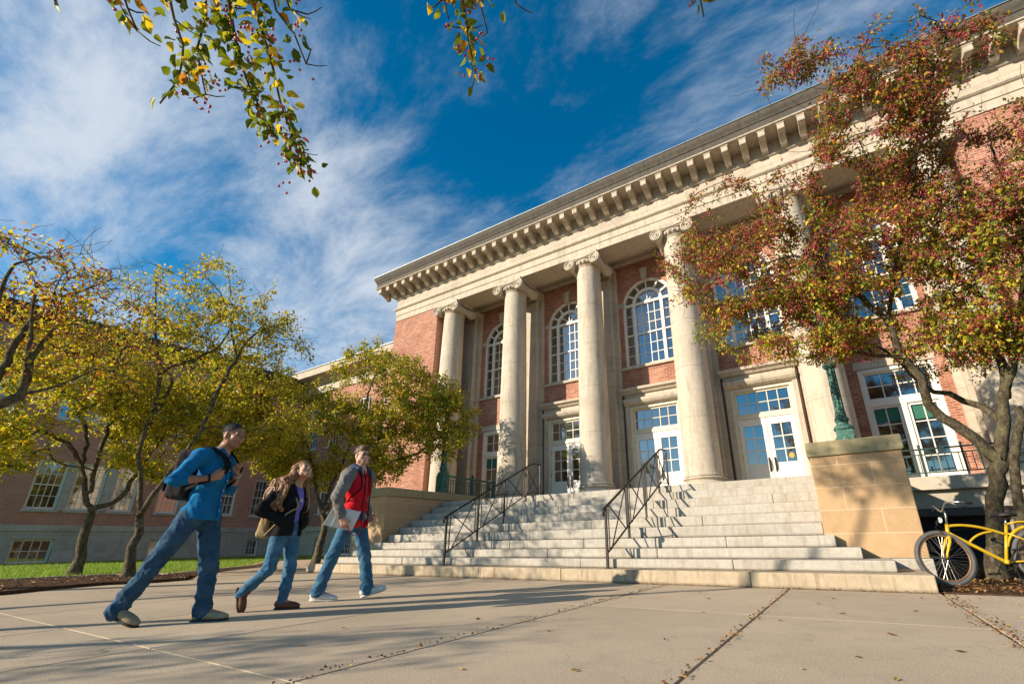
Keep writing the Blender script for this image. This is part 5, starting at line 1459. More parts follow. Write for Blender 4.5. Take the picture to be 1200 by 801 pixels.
def add_head(S, c, M, s=1.0, jaw=1.0):
    """c: point between the ears at eye level; M rows forward, left, up"""
    T = lambda x, y, z: c+s*(x*M[0]+y*M[1]+z*M[2])
    e = lambda p, r, k=.03, op='+': S.ell(T(*p), np.array(r)*s, k*s, op, M)
    e((-.018, 0, .038), (.098, .076, .086)); e((.028, 0, -.042), (.066, .058*jaw, .074)); e((.058, 0, -.098), (.026, .030*jaw, .022))
    S.cone(T(.082, -.034, .024), T(.082, .034, .024), .013*s, .013*s, .02*s)
    for y in (-1, 1):
        e((.066, y*.042, -.024), (.024, .022, .02)); e((-.006, y*.076, -.008), (.016, .0085, .028), .007)
        S.cone(T(.02, y*.05, -.075), T(-.01, y*.06, -.03), .024*s, .02*s, .03*s)
        e((.100, y*.033, .004), (.014, .015, .008), .010, '-')
    S.cone(T(.088, 0, .012), T(.110, 0, -.026), .0085*s, .0125*s, .010*s); e((.098, .011, -.030), (.012, .009, .008), .008); e((.098, -.011, -.030), (.012, .009, .008), .008)
    S.cone(T(.086, -.018, -.061), T(.086, .018, -.061), .0085*s, .0085*s, .010*s); S.cone(T(.084, -.014, -.075), T(.084, .014, -.075), .008*s, .008*s, .010*s)
    e((.104, 0, -.068), (.010, .022, .0035), .006, '-')
def face_parts(parent, c, M, s, lips, brow, smile=False):
    T = lambda x, y, z: tuple(c+s*(x*M[0]+y*M[1]+z*M[2]))
    for y in (-1, 1):
        b = MB(); b.ball(T(.0775, y*.033, .004), .0108*s, 12, 8); o = b.build('eye', 'eye_white', parent, smooth=True)
        b = MB(); b.ball(T(.0845, y*.033, .004), .0076*s, 10, 6); b.build('iris', 'eye_dark', o, smooth=True)
        b = MB(); b.tube([T(.088, y*.016, .025), T(.093, y*.032, .030), T(.084, y*.052, .026)], [.0035*s, .0048*s, .003*s], 6); b.build('eyebrow', brow, parent, smooth=True)
    b = MB(); w = .026 if smile else .020; up = .006 if smile else .001
    b.tube([T(.080, -w, -.066+up), T(.0925, -w*.5, -.0625), T(.0955, 0, -.0605), T(.0925, w*.5, -.0625), T(.080, w, -.066+up)], [.002*s, .0045*s, .005*s, .0045*s, .002*s], 6)
    b.tube([T(.080, -w, -.067+up), T(.0915, -w*.5, -.077), T(.0935, 0, -.0795), T(.0915, w*.5, -.077), T(.080, w, -.067+up)], [.002*s, .0045*s, .005*s, .0045*s, .002*s], 6)
    b.build('lips', lips, parent, smooth=True)
    if smile:
        b = MB(); b.tube([T(.082, -w*.8, -.068), T(.090, -w*.4, -.069), T(.0925, 0, -.0695), T(.090, w*.4, -.069), T(.082, w*.8, -.068)], [.003*s, .0055*s, .006*s, .0055*s, .003*s], 6); b.build('teeth', 'teeth', parent, smooth=True)

def add_hand(S, w, f, n, t, curl=.6, s=1.0, thumb=.6, elbow=None):
    """w wrist, f towards the fingers, n out of the palm, t towards the thumb"""
    f, n, t = unit(f), unit(n), unit(t)
    K = []
    for i in range(4):
        k = w+f*(.088-.006*abs(i-1))*s+t*(.031-.0205*i)*s; K.append(k)
        S.cone(w+t*(.016-.011*i)*s, k, .0165*s, .0125*s, .014)
    for i, L in enumerate((.068, .077, .072, .056)):
        p = K[i]; a = 0
        for q, (fr, bend) in enumerate(((.46, curl*.75), (.31, curl*1.05), (.23, curl*.7))):
            a += bend; d = f*math.cos(a)+n*math.sin(a)+t*(.05-.04*i)*(1 if q == 0 else 0); b = p+unit(d)*L*fr*s
            S.cone(p, b, (.0098-.0012*q)*s, (.0090-.0014*q)*s, .004); p = b
    p0 = w+f*.022*s+t*.022*s; p1 = p0+unit(f*.55+t*.8+n*.35)*.038*s; p2 = p1+unit(f*.9+t*.25+n*thumb)*.032*s; p3 = p2+unit(f*.85-t*.1+n*thumb)*.026*s
    S.cone(p0, p1, .016*s, .012*s, .012); S.cone(p1, p2, .0115*s, .010*s, .006); S.cone(p2, p3, .010*s, .0078*s, .005)

def add_body(S, J, s=1.0, fem=False):
    lg = s*.88
    hip = (J['hipR']+J['hipL'])/2; nk = J['neck']; g = lambda t: hip+(nk-hip)*t
    W = 1.0 if not fem else .9
    for t, r in ((.06, (.108, .165, .11)), (.30, (.092, .135*W, .12)), (.60, (.108, .155*W, .15)), (.80, (.095, .150*W, .10))): S.ell(g(t), np.array(r)*s, .06)
    S.cone(J['shR'], J['shL'], .058*s, .058*s, .05)
    for a in 'RL':
        S.cone(nk, J['sh'+a], .052*s, .05*s, .05)
        S.cone(J['sh'+a], J['el'+a], .05*s, .038*s, .03); S.cone(J['el'+a], J['el'+a]*.6+J['wr'+a]*.4, .039*s, .037*s, .02); S.cone(J['el'+a]*.6+J['wr'+a]*.4, J['wr'+a], .037*s, .025*s, .02)
        S.cone(J['hip'+a], J['kn'+a], .080*lg, .052*lg, .05); S.cone(J['kn'+a], J['kn'+a]*.65+J['an'+a]*.35, .051*lg, .053*lg, .03); S.cone(J['kn'+a]*.65+J['an'+a]*.35, J['an'+a], .053*lg, .036*lg, .03)
        S.cone(J['an'+a], J['an'+a]*.38+(J['toe'+a]+V3(0, 0, .025))*.62, .032*s, .022*s, .03)
    S.cone(nk-V3(0, 0, .02), J['head']+J['HM'][0]*(-.022)*s-J['HM'][2]*.055*s, .060*s, .053*s, .03)

def trousers(J, s, top, k1=.098, k2=.075, k3=.068, k4=.072):
    S = Sdf(); hip = (J['hipR']+J['hipL'])/2; nk = J['neck']; up = unit(nk-hip)
    S.ell(hip+up*.04, V3(.122, .176, .12)*s, .05); S.ell(hip+up*top, V3(.105, .155, .07)*s, .05)
    for a in 'RL':
        h, k, n = J['hip'+a], J['kn'+a], J['an'+a]
        d = unit(n-k); S.cone(h, k, k1*s, k2*s, .05); S.cone(k, k*.4+n*.6, k2*s, k3*s, .03); S.cone(k*.4+n*.6, n-d*.012*s, k3*s, k4*s, .03); S.cone(n-d*.05, n+d*.002, k4*1.0*s, k4*1.04*s, .015)
    S.ell(hip+up*(top+.13), V3(.3, .3, .10), .012, '-')
    return S

def shoe(parent, heel, toe, ank, sole, upper, s=1.0, high=False, pitch=None):
    """a laced shoe laid along heel-toe; up is perpendicular to the sole, towards the ankle"""
    f = unit(toe-heel); u = ank-heel; u = unit(u-f*(u@f)); l = np.cross(u, f); L = np.linalg.norm(toe-heel)
    M = np.stack([f, l, u]); P = lambda x, y, z: heel+f*x*L+l*y+u*z
    S = Sdf()
    S.ell(P(.17, 0, .052), (.062*s, .040*s, .048*s), .03, rot=M); S.ell(P(.50, 0, .045), (.10*s, .043*s, .036*s), .03, rot=M); S.ell(P(.80, 0, .034), (.068*s, .048*s, .028*s), .03, rot=M)
    S.cone(P(.20, 0, .06), P(.22, 0, .115 if high else .088), .042*s, .043*s, .02)
    S.box(P(.5, 0, -.045), (.3, .2, .05), .0, .004, '-', M)
    o = sdf_obj('shoe', S, upper, parent, .006)
    Q = Sdf(); Q.ell(P(.17, 0, .008), (.062*s, .041*s, .02), .02, rot=M); Q.ell(P(.5, 0, .008), (.11*s, .041*s, .018), .02, rot=M); Q.ell(P(.80, 0, .010), (.072*s, .050*s, .019), .02, rot=M)
    Q.box(P(.5, 0, .066), (.3, .2, .045), 0, .003, '-', M)
    sdf_obj('sole', Q, sole, o, .006)
    b = MB()
    for x in (.42, .50, .58): b.tube([tuple(P(x, -.030, .060-.02*(x-.42)/.16)), tuple(P(x+.02, 0, .087-.03*(x-.42)/.16)), tuple(P(x, .030, .060-.02*(x-.42)/.16))], .0045, 6)
    b.build('laces', sole, o, smooth=True)
    return o

def place(o, base, ang): o.location = (base[0], base[1], 0); o.rotation_euler = (0, 0, R(ang)); return o

def man_blue():
    J = dict(neck=V3(.06, 0, 1.485), shR=V3(-.005, -.178, 1.425), shL=V3(.03, .178, 1.445), elR=V3(-.10, -.325, 1.185), elL=V3(.07, .29, 1.175), wrR=V3(.135, -.205, 1.225), wrL=V3(.20, .115, 1.300),
             hipR=V3(-.02, -.095, .87), hipL=V3(.045, .095, .875), knR=V3(-.205, -.115, .475), knL=V3(.135, .10, .455), anR=V3(-.395, -.11, .125), anL=V3(.165, .095, .088),
             toeR=V3(-.225, -.12, .012), toeL=V3(.39, .105, .012), head=V3(.135, 0, 1.665))
    J['HM'] = frame((1, -.32, -.12)); s = 1.0
    S = Sdf(); add_body(S, J, s); add_head(S, J['head'], J['HM'])
    add_hand(S, J['wrR'], (.72, .55, .42), (-.55, .72, .1), (.1, -.3, .9), 1.25)
    add_hand(S, J['wrL'], (.25, -.45, .8), (-.75, -.4, .1), (.1, -.75, -.35), 1.25)
    o = sdf_obj('person', S, 'skin_brown', None, .0062, sm=1)
    tag(o, 'young man in blue shirt and dark jeans striding with both hands on his backpack straps', 'person')
    face_parts(o, J['head'], J['HM'], 1.0, 'lip_brown', 'hair_dark')
    H = Sdf(); M = J['HM']; c = J['head']; T = lambda x, y, z: c+x*M[0]+y*M[1]+z*M[2]
    H.ell(T(-.020, 0, .041), (.101, .0785, .0875), .02, rot=M); H.ell(T(.115, 0, -.050), (.10, .2, .135), .012, '-', M); H.ell(T(-.02, 0, -.115), (.2, .2, .130), .02, '-', M)
    sdf_obj('hair', H, 'hair_dark', o, .006, (.0015, 160, 3))
    hip = (J['hipR']+J['hipL'])/2; g = lambda t: hip+(J['neck']-hip)*t
    S = Sdf()
    for t, r in ((-.06, (.152, .204, .085)), (.10, (.144, .194, .12)), (.33, (.118, .163, .13)), (.60, (.128, .176, .15)), (.80, (.112, .168, .10))): S.ell(g(t), r, .06)
    S.cone(J['shR'], J['shL'], .074, .074, .05); S.cone(g(.93), J['neck']+V3(.012, 0, .015), .085, .066, .03)
    for a in 'RL':
        e, w = J['el'+a], J['wr'+a]
        S.cone(J['neck']-V3(0, 0, .03), J['sh'+a], .06, .07, .05); S.cone(J['sh'+a], e, .074, .060, .03); S.cone(e, e*.72+w*.28, .060, .054, .02); S.cone(e*.78+w*.22, e*.70+w*.30, .060, .059, .008)
    S.ell(g(-.22)+V3(0, 0, -.140), (.6, .6, .28), .01, '-', frame((1, 0, -.20))); S.cone(J['neck']+V3(.055, 0, -.01), J['neck']+V3(.075, 0, .08), .040, .05, .012, '-')
    sh = sdf_obj('shirt', S, 'shirt_blue', o, .0075, (.013, 24, 5, (.3, 0, 1), lambda V: .55+.7*np.exp(-((V[:, 2]-1.13)/.16)**2)))
    C = MB()                                                        # collar leaves
    for y in (-1, 1):
        n = J['neck']; C.add([n+V3(-.062, y*.012, .055), n+V3(-.02, y*.066, .05), n+V3(.05, y*.055, .035), n+V3(.085, y*.012, -.025), n+V3(.07, y*.062, -.055), n+V3(.0, y*.086, .0), n+V3(-.075, y*.03, .012)], [(0, 1, 5, 6), (1, 2, 4, 5), (2, 3, 4)])
    k = C.build('collar', 'shirt_blue', o, smooth=True); m = k.modifiers.new('thick', 'SOLIDIFY'); m.thickness = .006; m.offset = 0
    pl = MB(); front = [g(t)+V3(x, -.012, 0) for t, x in ((-.02, .150), (.12, .147), (.33, .126), (.55, .134), (.75, .124), (.90, .098))]
    pl.tube([tuple(p) for p in front], .009, 4); pl.build('placket', 'shirt_blue', o)
    for t, x in ((.12, .152), (.27, .140), (.42, .137), (.57, .142), (.72, .134), (.88, .112)):
        b = MB(); p = g(t)+V3(x, -.012, 0); b.ball(tuple(p), .007, 10, 6, sc=(.5, 1, 1)); b.build('button', 'button_white', o, smooth=True)
    sdf_obj('jeans', trousers(J, 1.0, .10, .102, .079, .070, .076), 'denim_dark', o, .0075, (.012, 27, 7, (0, 0, 1), lambda V: .45+.9*np.exp(-((V[:, 2]-.47)/.10)**2)+1.0*np.exp(-((V[:, 2]-.15)/.10)**2)+.5*np.exp(-((V[:, 2]-.82)/.08)**2)))
    up = unit(J['neck']-hip); b = MB(); b.tube([tuple(hip+up*.075+V3(.113*math.cos(a), .166*math.sin(a), 0)) for a in np.linspace(0, 2*PI, 36, endpoint=False)], .019, 6, closed=True); b.build('belt', 'belt_light', o, smooth=True)
    shoe(o, V3(-.45, -.11, .100), V3(-.215, -.122, .0), J['anR'], 'rubber_dark', 'suede_taupe', 1.06, True)
    shoe(o, V3(.100, .092, .0), V3(.372, .108, .0), J['anL'], 'rubber_dark', 'suede_taupe', 1.06, True)
    w = MB(); a, b2 = J['elR'], J['wrR']; d = unit(b2-a); p = b2-d*.012; M = frame(d)
    w.tube([tuple(p+.031*(math.cos(t)*M[1]+math.sin(t)*M[2])) for t in np.linspace(0, 2*PI, 20, endpoint=False)], .009, 6, closed=True); w.build('bracelet', 'cloth_black', o, smooth=True)
    w = MB(); a, b2 = J['elL'], J['wrL']; d = unit(b2-a); p = b2-d*.02; M = frame(d)
    w.tube([tuple(p+.030*(math.cos(t)*M[1]+math.sin(t)*M[2])) for t in np.linspace(0, 2*PI, 20, endpoint=False)], .008, 6, closed=True); w.build('wristband', 'belt_light', o, smooth=True)
    place(o, BASE_B, 40)
    # backpack
    bp = thing('backpack', 'dark grey backpack carried on the back of the man in the blue shirt', 'backpack'); place(bp, BASE_B, 40)
    M = frame((1, 0, -.10)); c = g(.66)+V3(-.205, 0, -.01)
    S = Sdf(); S.box(c, (.045, .115, .185), .045, .03, '+', M); S.ell(c+V3(-.05, 0, -.06), (.085, .14, .13), .04, '+', M); S.cone(c+V3(-.02, -.10, .18), c+V3(-.02, .10, .18), .05, .05, .04)
    sdf_obj('bag', S, 'pack_dark', bp, .008, (.006, 26, 9))
    b = MB(); b.box(*(c[0]-.155, c[0]-.13), c[1]-.10, c[1]+.10, c[2]-.15, c[2]+.0); b.build('pocket', 'cloth_black', bp, bevel=.02)
    for y, sh_, hd in ((-1, 'shR', J['wrR']+V3(.06, .05, .045)), (1, 'shL', J['wrL']+V3(.035, -.03, .05))):
        p = J[sh_]; yy = y*.105
        pts = [c+V3(.03, y*.07, .17), V3(p[0]-.05, yy, p[2]+.082), V3(p[0]+.04, yy*1.0, p[2]+.088), V3(g(.85)[0]+.122, yy, 1.41), V3(g(.72)[0]+.148, yy*1.02, 1.32), hd, g(.58)+V3(.105, y*.155, 0), g(.52)+V3(.0, y*.192, -.02), c+V3(.05, y*.125, -.15)]
        pp = [q for q in resample([(*q, 0) for q in pts], .03)]; st = MB(); prev = None
        P2 = [np.array(q[0]) for q in pp]; vs = []; fs = []
        for i, q in enumerate(P2):
            out = unit(q-np.array([g(.5)[0], 0, q[2]])*1.0+V3(0, 0, .25 if q[2] > 1.42 else 0)); tn = unit(P2[min(i+1, len(P2)-1)]-P2[max(i-1, 0)]); sd_ = unit(np.cross(tn, out)); q = q+out*.006
            wd = .027 if i < len(P2)*.55 else .014
            vs += [q-sd_*wd-out*.005, q+sd_*wd-out*.005, q+sd_*wd+out*.005, q-sd_*wd+out*.005]
            if i:
                b0 = 4*(i-1); fs += [(b0+k, b0+(k+1) % 4, b0+4+(k+1) % 4, b0+4+k) for k in range(4)]
        st.add(vs, fs); st.build('strap', 'cloth_black', bp)
BASE_B = (-5.2226, 2.0753)
man_blue()

def woman():
    s = .90
    J = dict(neck=V3(.085, 0, 1.270), shR=V3(.035, -.150, 1.205), shL=V3(.10, .150, 1.225), elR=V3(-.085, -.265, .985), elL=V3(.10, .26, .985), wrR=V3(.075, -.185, .885), wrL=V3(.17, .165, .89),
             hipR=V3(.055, -.082, .745), hipL=V3(.10, .082, .75), knR=V3(.02, -.09, .405), knL=V3(.15, .08, .395), anR=V3(-.215, -.085, .165), anL=V3(.125, .07, .075),
             toeR=V3(-.165, -.085, .012), toeL=V3(.325, .075, .012), head=V3(.150, 0, 1.425))
    J['HM'] = frame((.78, -.52, .40))
    S = Sdf(); add_body(S, J, s, True); add_head(S, J['head'], J['HM'], .90, .92)
    add_hand(S, J['wrR'], (.45, .55, -.45), (-.2, .7, .3), (.5, -.1, .8), .5, .8); add_hand(S, J['wrL'], (.3, -.6, -.45), (-.2, -.7, .3), (.5, .1, .8), .5, .8)
    o = sdf_obj('person', S, 'skin_tan', None, .006, sm=1)
    tag(o, 'smiling young woman with long wavy hair, black jacket and blue jeans looking upwards', 'person')
    face_parts(o, J['head'], J['HM'], .90, 'lip_pink', 'hair_brown', True)
    hip = (J['hipR']+J['hipL'])/2; g = lambda t: hip+(J['neck']-hip)*t
    M = J['HM']; c = J['head']; T = lambda x, y, z: c+.9*(x*M[0]+y*M[1]+z*M[2])
    H = Sdf(); H.ell(T(-.024, 0, .045), V3(.104, .086, .093)*.9, .02, rot=M); H.ell(T(.13, 0, -.055), V3(.105, .066, .125)*.9, .012, '-', M)
    rd = random.Random(3)
    for y in (-1, 1):
        for k in range(9):
            a0 = T(-.03-.012*k, y*(.070+.004*(k % 3)), .06-.014*k)
            mid = J['neck']+V3(-.045-.02*(k % 4)+.055*(k < 3), y*(.105+.012*(k % 3)), .06-.01*k)
            if y < 0: end = J['shR']+V3(-.15+.045*(k % 6), -.055-.02*(k % 3), -.20-.035*(k % 4)); m2 = J['shR']+V3(-.09+.04*(k % 5), -.035, .055)
            else: end = J['shL']+V3(.02+.015*(k % 4), -.045+.012*(k % 3), -.11-.02*(k % 4)); m2 = J['shL']+V3(.02+.01*(k % 4), -.045, .04)
            pts = [a0, T(-.045, y*.088, -.045), mid, m2, end]
            q = resample([(*p, .031-.015*i/4) for i, p in enumerate(pts)], .03)
            ph = rd.uniform(0, 6)
            L = [(np.array(p)+.008*np.array([math.sin(j*1.1+ph), math.cos(j*1.3+ph), 0])*min(1, j/6), r) for j, (p, r) in enumerate(q)]
            H.chain(L, .026)
    H.chain([(T(-.07, 0, .05), .06), (T(-.085, 0, -.06), .05), (J['neck']+V3(-.075, 0, -.02), .05), (J['neck']+V3(-.085, -.05, -.12), .03)], .03)
    sdf_obj('hair', H, 'hair_long', o, .0058, (.0075, 95, 3, (1.4, 1.4, 0)))
    S = Sdf()
    for t, r in ((.0, (.112, .155, .06)), (.30, (.100, .132, .12)), (.60, (.125, .148, .13)), (.80, (.096, .140, .10))): S.ell(g(t), r, .05)
    S.cone(J['shR'], J['shL'], .055, .055, .05); S.ell(g(-.17), (.3, .3, .085), .01, '-'); S.cone(J['neck']+V3(.03, 0, 0), J['neck']+V3(.055, 0, .09), .045, .05, .01, '-')
    sdf_obj('tee_shirt', S, 'tee_violet', o, .0075, (.004, 30, 2))
    S = Sdf()
    for t, r in ((-.05, (.140, .178, .06)), (.08, (.142, .180, .10)), (.33, (.132, .163, .13)), (.60, (.150, .172, .14)), (.82, (.118, .160, .10))): S.ell(g(t), r, .06)
    S.cone(J['shR'], J['shL'], .072, .072, .05); S.cone(g(.9), J['neck']+V3(-.01, 0, .045), .09, .072, .03)
    for a in 'RL': S.cone(J['sh'+a], J['el'+a], .074, .066, .03); S.cone(J['el'+a], J['wr'+a], .066, .056, .03); S.cone(J['wr'+a], J['wr'+a]+(V3(.045, .07, -.035) if a == 'R' else V3(.03, -.07, -.035)), .058, .062, .03)
    S.ell(g(-.20), (.3, .3, .085), .01, '-')
    S.cone(J['neck']+V3(-.01, 0, 0), J['neck']+V3(.01, 0, .12), .054, .06, .01, '-')
    A = frame((1, -.10, 0))
    S.box(g(.5)+V3(.20, -.045, .0), (.14, .050, .42), .0, .012, '-', frame((1, -.22, 0))); S.ell(J['neck']+V3(.13, -.02, -.02), (.10, .085, .17), .012, '-')
    sdf_obj('jacket', S, 'fleece_black', o, .0075, (.011, 24, 8, (.2, 0, 1)))
    b = MB(); p = g(.60)+V3(.128, -.045, .03)
    for q in range(5): b.ball(tuple(p+V3(-.004*abs(q-2), -.020+.010*q, .012-.003*abs(q-2))), .0062, 8, 6, sc=(.5, 1, 2.2))
    b.box(p[0]-.012, p[0]+.003, p[1]-.026, p[1]+.026, p[2]-.016, p[2]-.010); b.build('shirt_print', 'print_white', o, smooth=False)
    sdf_obj('jeans', trousers(J, s, .10, .094, .072, .063, .056), 'denim_mid', o, .0072, (.010, 33, 17, (0, 0, 1), lambda V: .35+.9*np.exp(-((V[:, 2]-.40)/.09)**2)+.9*np.exp(-((V[:, 2]-.13)/.10)**2)))
    shoe(o, V3(-.258, -.085, .215), V3(-.195, -.088, .0), J['anR']+V3(.05, 0, 0), 'rubber_dark', 'leather_brown', .9)
    shoe(o, V3(.075, .068, .0), V3(.305, .078, .0), J['anL'], 'rubber_dark', 'leather_brown', .9)
    place(o, BASE_W, 35)
    bp = thing('backpack', 'tan canvas backpack hanging low behind the woman in the black jacket', 'backpack'); place(bp, BASE_W, 35)
    M = frame((1, 0, -.12)); c = g(.28)+V3(-.185, -.03, -.05)
    S = Sdf(); S.box(c, (.02, .075, .11), .035, .03, '+', M); S.ell(c+V3(-.02, 0, -.05), (.055, .09, .08), .04, '+', M); sdf_obj('bag', S, 'pack_tan', bp, .008, (.007, 26, 9))
    for y, sh_ in ((-1, 'shR'), (1, 'shL')):
        p = J[sh_]; b = MB(); pts = [c+V3(.03, y*.07, .15), V3(p[0]-.07, y*.10, p[2]+.03), V3(p[0], y*.105, p[2]+.078), V3(p[0]+.085, y*.11, p[2]-.01), V3(g(.6)[0]+.132, y*.118, 1.02), V3(g(.4)[0]+.06, y*.168, .95), c+V3(.04, y*.12, -.12)]
        q = [tuple(k[0]) for k in resample([(*k, 0) for k in pts], .03)]; b.tube(q, .0085, 6); b.build('strap', 'pack_tan', bp, smooth=True)
BASE_W = (-5.3332, 2.895)
woman()

def man_red():
    J = dict(neck=V3(-.03, 0, 1.545), shR=V3(-.13, -.165, 1.455), shL=V3(.045, .172, 1.475), elR=V3(-.20, -.315, 1.17), elL=V3(.0, .31, 1.19), wrR=V3(-.115, -.315, .925), wrL=V3(.12, .225, .985),
             hipR=V3(-.07, -.095, .88), hipL=V3(.02, .095, .885), knR=V3(-.205, -.105, .475), knL=V3(.145, .10, .465), anR=V3(-.305, -.10, .105), anL=V3(.215, .10, .10),
             toeR=V3(-.10, -.105, .012), toeL=V3(.45, .105, .095), head=V3(-.032, 0, 1.735))
    J['HM'] = frame((.62, -.76, .02)); s = 1.03
    S = Sdf(); add_body(S, J, s); add_head(S, J['head'], J['HM'], 1.0, 1.0)
    add_hand(S, J['wrR'], (.45, .05, -.88), (.25, .9, .15), (.85, -.2, .4), .55, 1.0, .9); add_hand(S, J['wrL'], (.3, -.6, -.7), (.1, -.9, .2), (.7, .1, .5), .5)
    o = sdf_obj('person', S, 'skin_fair', None, .0062, sm=1)
    tag(o, 'young man in glasses and a red jacket with grey sleeves carrying a silver laptop', 'person')
    face_parts(o, J['head'], J['HM'], 1.0, 'lip_pink', 'hair_brown', True)
    M = J['HM']; c = J['head']; T = lambda x, y, z: c+x*M[0]+y*M[1]+z*M[2]
    H = Sdf(); H.ell(T(-.024, 0, .052), (.104, .084, .092), .02, rot=M); H.ell(T(.045, .01, .105), (.062, .066, .034), .03, rot=M); H.ell(T(.115, 0, -.060), (.09, .2, .12), .012, '-', M); H.ell(T(.0, 0, -.125), (.2, .2, .125), .02, '-', M)
    sdf_obj('hair', H, 'hair_brown', o, .006, (.006, 90, 3))
    b = MB()
    for y in (-1, 1):
        b.tube([tuple(T(.104, y*.034+.024*math.cos(a), .003+.017*math.sin(a))) for a in np.linspace(0, 2*PI, 20, endpoint=False)], .0026, 6, closed=True)
        b.tube([tuple(T(.103, y*.058, .006)), tuple(T(.06, y*.077, .008)), tuple(T(-.004, y*.084, .008))], .0024, 6)
    b.tube([tuple(T(.105, -.011, .006)), tuple(T(.108, 0, .009)), tuple(T(.105, .011, .006))], .0024, 6); b.build('glasses', 'cloth_black', o, smooth=True)
    hip = (J['hipR']+J['hipL'])/2; g = lambda t: hip+(J['neck']-hip)*t
    A = frame((.86, -.5, 0)); A2 = A
    def torso(S, e):
        for t, r in ((.0, (.118+e, .168+e, .06)), (.30, (.106+e, .150+e, .13)), (.60, (.120+e, .166+e, .15)), (.80, (.104+e, .160+e, .10))): S.ell(g(t), r, .05, '+', frame((.94, -.30, 0)))
        S.cone(J['shR']*.78+J['shL']*.22, J['shL']*.78+J['shR']*.22, .058+e, .058+e, .05)
    S = Sdf(); torso(S, .012); S.ell(g(-.17), (.3, .3, .085), .01, '-'); S.cone(J['neck']+V3(.02, -.02, 0), J['neck']+V3(.04, -.04, .09), .046, .05, .01, '-'); sdf_obj('tee_shirt', S, 'cloth_red', o, .0075, (.004, 30, 2))
    def opening(S):
        S.box(g(.55)+A[0]*.20-A[1]*.0, (.135, .052, .5), .0, .01, '-', A); S.cone(J['neck']+V3(-.01, 0, 0), J['neck']+V3(.01, 0, .14), .058, .06, .01, '-')
    S = Sdf(); torso(S, .036); S.ell(g(-.02), (.152, .202, .10), .05, '+', frame((.94, -.30, 0))); S.cone(g(.9), J['neck']+V3(-.015, 0, .03), .09, .07, .03); opening(S); S.ell(g(-.22), (.3, .3, .085), .01, '-')
    sdf_obj('jacket', S, 'cloth_red', o, .0075, (.010, 20, 8, (.9, .6, 0)))
    for a in 'RL':
        S = Sdf(); e, w = J['el'+a], J['wr'+a]; S.cone(J['neck']*.45+J['sh'+a]*.55+V3(-.01, 0, .0), J['sh'+a], .078, .096, .04); S.cone(J['sh'+a], e, .094, .075, .03); S.cone(e, e*.25+w*.75, .073, .062, .03); S.cone(e*.2+w*.8, e*.06+w*.94, .052, .046, .015)
        sdf_obj('sleeve', S, 'fleece_grey', o, .0075, (.013, 26, 4, (0, 0, 1)))
    S = Sdf()                                                        # hood lying on the shoulders
    n = J['neck']
    for y in (-1, 1): S.chain([(n+A[0]*.105+A[1]*y*.075+V3(0, 0, -.08), .020), (n+A[0]*.055+A[1]*y*.095+V3(0, 0, .0), .034), (n-A[0]*.02+A[1]*y*.098+V3(0, 0, .035), .040), (n-A[0]*.085+A[1]*y*.045+V3(0, 0, .02), .050), (n-A[0]*.10+V3(0, 0, -.02), .062)], .03)
    sdf_obj('hood', S, 'cloth_navy', o, .0075, (.006, 30, 6))
    b = MB()
    for y in (-1, 1): b.tube([tuple(g(t)+A[0]*x+A[1]*y*.056) for t, x in ((-.03, .150), (.15, .152), (.35, .147), (.6, .154), (.85, .134), (.98, .104))], .0065, 6)
    b.build('zip_edge', 'cloth_black', o, smooth=True)
    b = MB(); b.tube([tuple(n+A[0]*.10-A[1]*.05+V3(0, 0, -.01)), tuple(g(.8)+A[0]*.150-A[1]*.038), tuple(g(.5)+A[0]*.165-A[1]*.030), tuple(g(.2)+A[0]*.165-A[1]*.03), tuple(g(-.08)+A[0]*.17-A[1]*.05), tuple(g(-.22)+A[0]*.16-A[1]*.10), tuple(g(-.24)+A[0]*.15-A[1]*.16), tuple(J['wrR']+V3(.06, 0, -.09))], .0055, 6); b.build('lanyard', 'cord_red', o, smooth=True)
    sdf_obj('jeans', trousers(J, 1.0, .09, .098, .076, .072, .078), 'denim_blue', o, .0075, (.011, 27, 27, (0, 0, 1), lambda V: .4+.8*np.exp(-((V[:, 2]-.47)/.10)**2)+1.1*np.exp(-((V[:, 2]-.14)/.11)**2)))
    shoe(o, V3(-.372, -.10, .012), V3(-.085, -.108, .0), J['anR'], 'rubber_pale', 'canvas_white', 1.02)
    shoe(o, V3(.158, .10, .008), V3(.435, .108, .085), J['anL'], 'rubber_pale', 'canvas_white', 1.02)
    place(o, BASE_R, 45)
    # laptop and the pale folder behind it, held at the thigh
    t = thing('laptop', 'closed silver laptop tucked under the hand of the man in the red jacket', 'laptop'); place(t, BASE_R, 45)
    def slab(name, a, b2, d, th, mat, par):
        a, b2, d = [np.array(x, float) for x in (a, b2, d)]; u, v = b2-a, d-a; n = unit(np.cross(u, v))*th/2; mb = MB()
        P = [a-n, b2-n, b2+v-n, d-n, a+n, b2+n, b2+v+n, d+n]; mb.add(P, [(0, 3, 2, 1), (4, 5, 6, 7), (0, 1, 5, 4), (1, 2, 6, 5), (2, 3, 7, 6), (3, 0, 4, 7)]); return mb.build(name, mat, par, bevel=.006)
    slab('lid', (-.16, -.290, 1.055), (.075, -.235, 1.005), (-.235, -.290, .83), .010, 'laptop_silver', t)
    slab('base', (-.158, -.278, 1.055), (.077, -.223, 1.005), (-.233, -.278, .83), .009, 'laptop_silver', t)
    f = thing('folder', 'pale paper folder held flat behind the silver laptop', 'folder'); place(f, BASE_R, 45)
    slab('cover', (-.235, -.268, 1.06), (.0, -.215, 1.015), (-.325, -.268, .85), .006, 'paper_pale', f)
    bp = thing('backpack', 'brown backpack mostly hidden behind the man in the red jacket', 'backpack'); place(bp, BASE_R, 45)
    M = frame((.94, -.30, -.08)); c = g(.52)-V3(.94, -.30, 0)*.20
